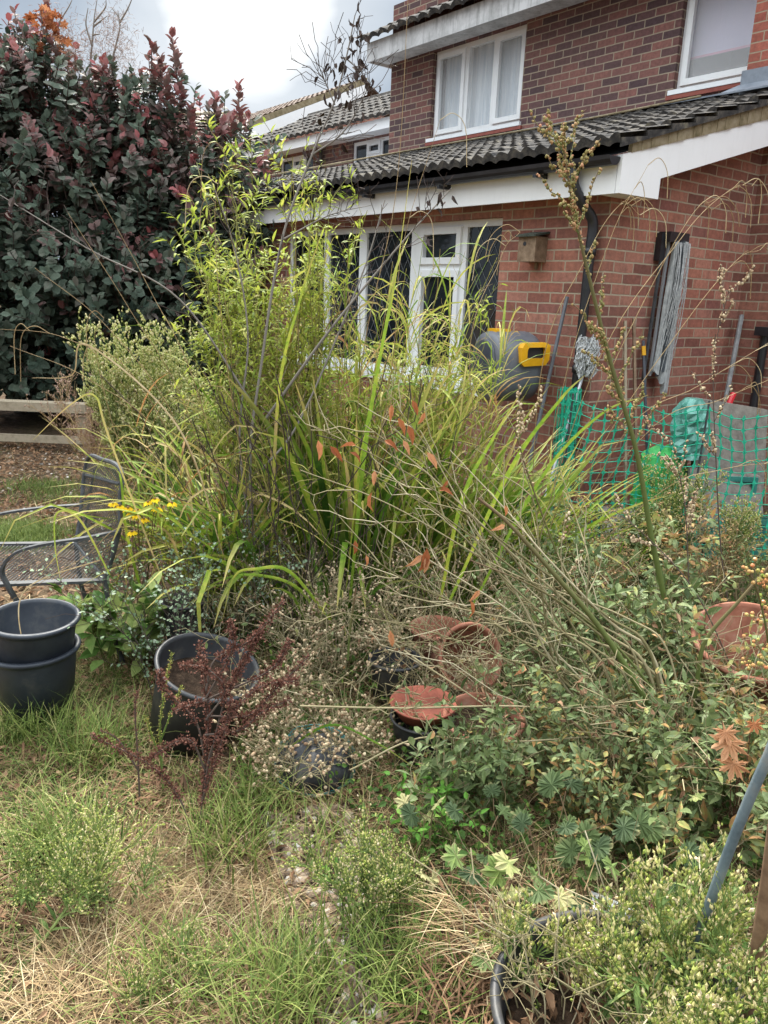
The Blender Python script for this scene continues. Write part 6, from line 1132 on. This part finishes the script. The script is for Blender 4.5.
# ================================================================= ground, sky, light, camera
def hz(x, y):
    return .012 * np.sin(x * 5.1 + 1.3 * np.sin(y * 3.7)) + .010 * np.sin(y * 7.3 + x * 2.1)
n = 260; u_ = np.linspace(-1, 1, n); gx = np.sign(u_) * (np.abs(u_) * 5 + np.abs(u_) ** 7 * 195); gy = gx + 3
X, Y = np.meshgrid(gx, gy); Z = hz(X, Y) * (np.hypot(X, Y - 3) < 8) - .012
Z += .006 * np.random.default_rng(5).normal(size=Z.shape) * (np.hypot(X, Y - 3) < 6)
idx = np.arange(n * n).reshape(n, n); g_ = MB(); g_.add(np.stack([X, Y, Z], -1).reshape(-1, 3), np.stack([idx[:-1, :-1], idx[:-1, 1:], idx[1:, 1:], idx[1:, :-1]], -1).reshape(-1, 4))
m, nt, b = mat('garden_soil', rough=.95, spec=.1); g = geo(nt)
c = ramp(nt, [(.3, (.03, .02, .013)), (.5, (.07, .047, .03)), (.62, (.13, .09, .055)), (.8, (.22, .16, .10))], noise(nt, 3.2, 8, .72, g).outputs[0]).outputs[0]
c2 = ramp(nt, [(.35, (.03, .02, .014)), (.6, (.20, .13, .085)), (.75, (.42, .33, .25))], noise(nt, 28, 5, .7, g).outputs[0]).outputs[0]
c = mixc(nt, .5, c, c2)
c = mixc(nt, ramp(nt, [(.5, (0, 0, 0)), (.62, (.3, .3, .3))], noise(nt, 1.4, 4, .6, g).outputs[0]).outputs[0], c, (.07, .085, .025))
nt.links.new(c, b.inputs['Base Color']); bump(nt, b, noise(nt, 45, 6, .7, g).outputs[0], .9, .02)
tag(g_.build('ground', m, smooth=True), kind='structure')

SUN_EL, SUN_AZ = radians(48), radians(-16)           # azimuth from +Y, towards -X: over the house, left of centre
w = bpy.data.worlds.new('World'); bpy.context.scene.world = w; w.use_nodes = True; nt = w.node_tree; N = nt.nodes; L = nt.links
bg = N['Background']; bg.inputs['Strength'].default_value = .1
sky = N.new('ShaderNodeTexSky'); sky.sky_type = 'NISHITA'; sky.sun_disc = False; sky.sun_elevation = SUN_EL; sky.sun_rotation = SUN_AZ
sky.air_density = 1.0; sky.dust_density = 2.0
tc = N.new('ShaderNodeTexCoord'); mp = N.new('ShaderNodeMapping'); mp.inputs['Scale'].default_value = (1, 1, 2.6); L.new(tc.outputs['Generated'], mp.inputs[0])
cn = noise(nt, 1.9, 6, .55, mp.outputs[0], .35)
SK = 1.0
cl = ramp(nt, [(.30, (1.45, 1.78, 2.2)), (.48, (1.95, 2.3, 2.75)), (.62, (2.4, 2.75, 3.15)), (.8, (3.2, 3.4, 3.7))], cn.outputs[0]).outputs[0]
sp = N.new('ShaderNodeSeparateXYZ'); L.new(tc.outputs['Generated'], sp.inputs[0])
gr = ramp(nt, [(0, (1, 1, 1)), (.30, (1, 1, 1)), (.48, (5.0, 4.6, 4.1)), (1, (7.8, 7.2, 6.5))], sp.outputs[2]).outputs[0]
cl = mixc(nt, 1.0, cl, gr, 'MULTIPLY')
# thin bright patch in the cloud where the sun stands behind it
gd = nrm(ray(250, -6)); dt = N.new('ShaderNodeVectorMath'); dt.operation = 'DOT_PRODUCT'; L.new(tc.outputs['Generated'], dt.inputs[0]); dt.inputs[1].default_value = tuple(gd)
dn = N.new('ShaderNodeMath'); dn.operation = 'MULTIPLY_ADD'; L.new(cn.outputs[0], dn.inputs[0]); dn.inputs[1].default_value = .010; L.new(dt.outputs['Value'], dn.inputs[2])
dn2 = N.new('ShaderNodeMath'); dn2.operation = 'SUBTRACT'; L.new(dn.outputs[0], dn2.inputs[0]); dn2.inputs[1].default_value = .005
gl = ramp(nt, [(.984, (0, 0, 0)), (.9965, (.22, .22, .22)), (.9992, (1, 1, 1))], dn2.outputs[0])
cl = mixc(nt, gl.outputs[0], cl, (7.0, 7.0, 6.8))
fin = mixc(nt, .985, sky.outputs[0], cl); L.new(fin, bg.inputs['Color'])
sn = bpy.data.lights.new('sun', 'SUN'); sn.energy = 4.0; sn.angle = radians(9); sn.color = (1, .95, .86)
so = bpy.data.objects.new('sun', sn); C.objects.link(so)
from mathutils import Vector
dv = Vector((sin(SUN_AZ) * cos(SUN_EL), cos(SUN_AZ) * cos(SUN_EL), sin(SUN_EL))); so.rotation_euler = dv.to_track_quat('Z', 'Y').to_euler(); so.location = (0, 0, 12)
from mathutils import Matrix
cd = bpy.data.cameras.new('camera'); cam = bpy.data.objects.new('camera', cd); C.objects.link(cam)
Mx = Matrix(((cr[0], cu[0], -fwd[0], O[0]), (cr[1], cu[1], -fwd[1], O[1]), (cr[2], cu[2], -fwd[2], O[2]), (0, 0, 0, 1))); cam.matrix_world = Mx
cd.sensor_fit = 'VERTICAL'; cd.sensor_height = 24; cd.lens = FPX * 24 / 1024; cd.clip_start = .05; cd.clip_end = 1000
sc = bpy.context.scene; sc.camera = cam
sc.view_settings.view_transform = 'Standard'; sc.view_settings.look = 'None'; sc.view_settings.exposure = 1.2; sc.view_settings.gamma = 1; sc.view_settings.use_curve_mapping = False
sc.cycles.max_bounces = 6; sc.cycles.transparent_max_bounces = 12
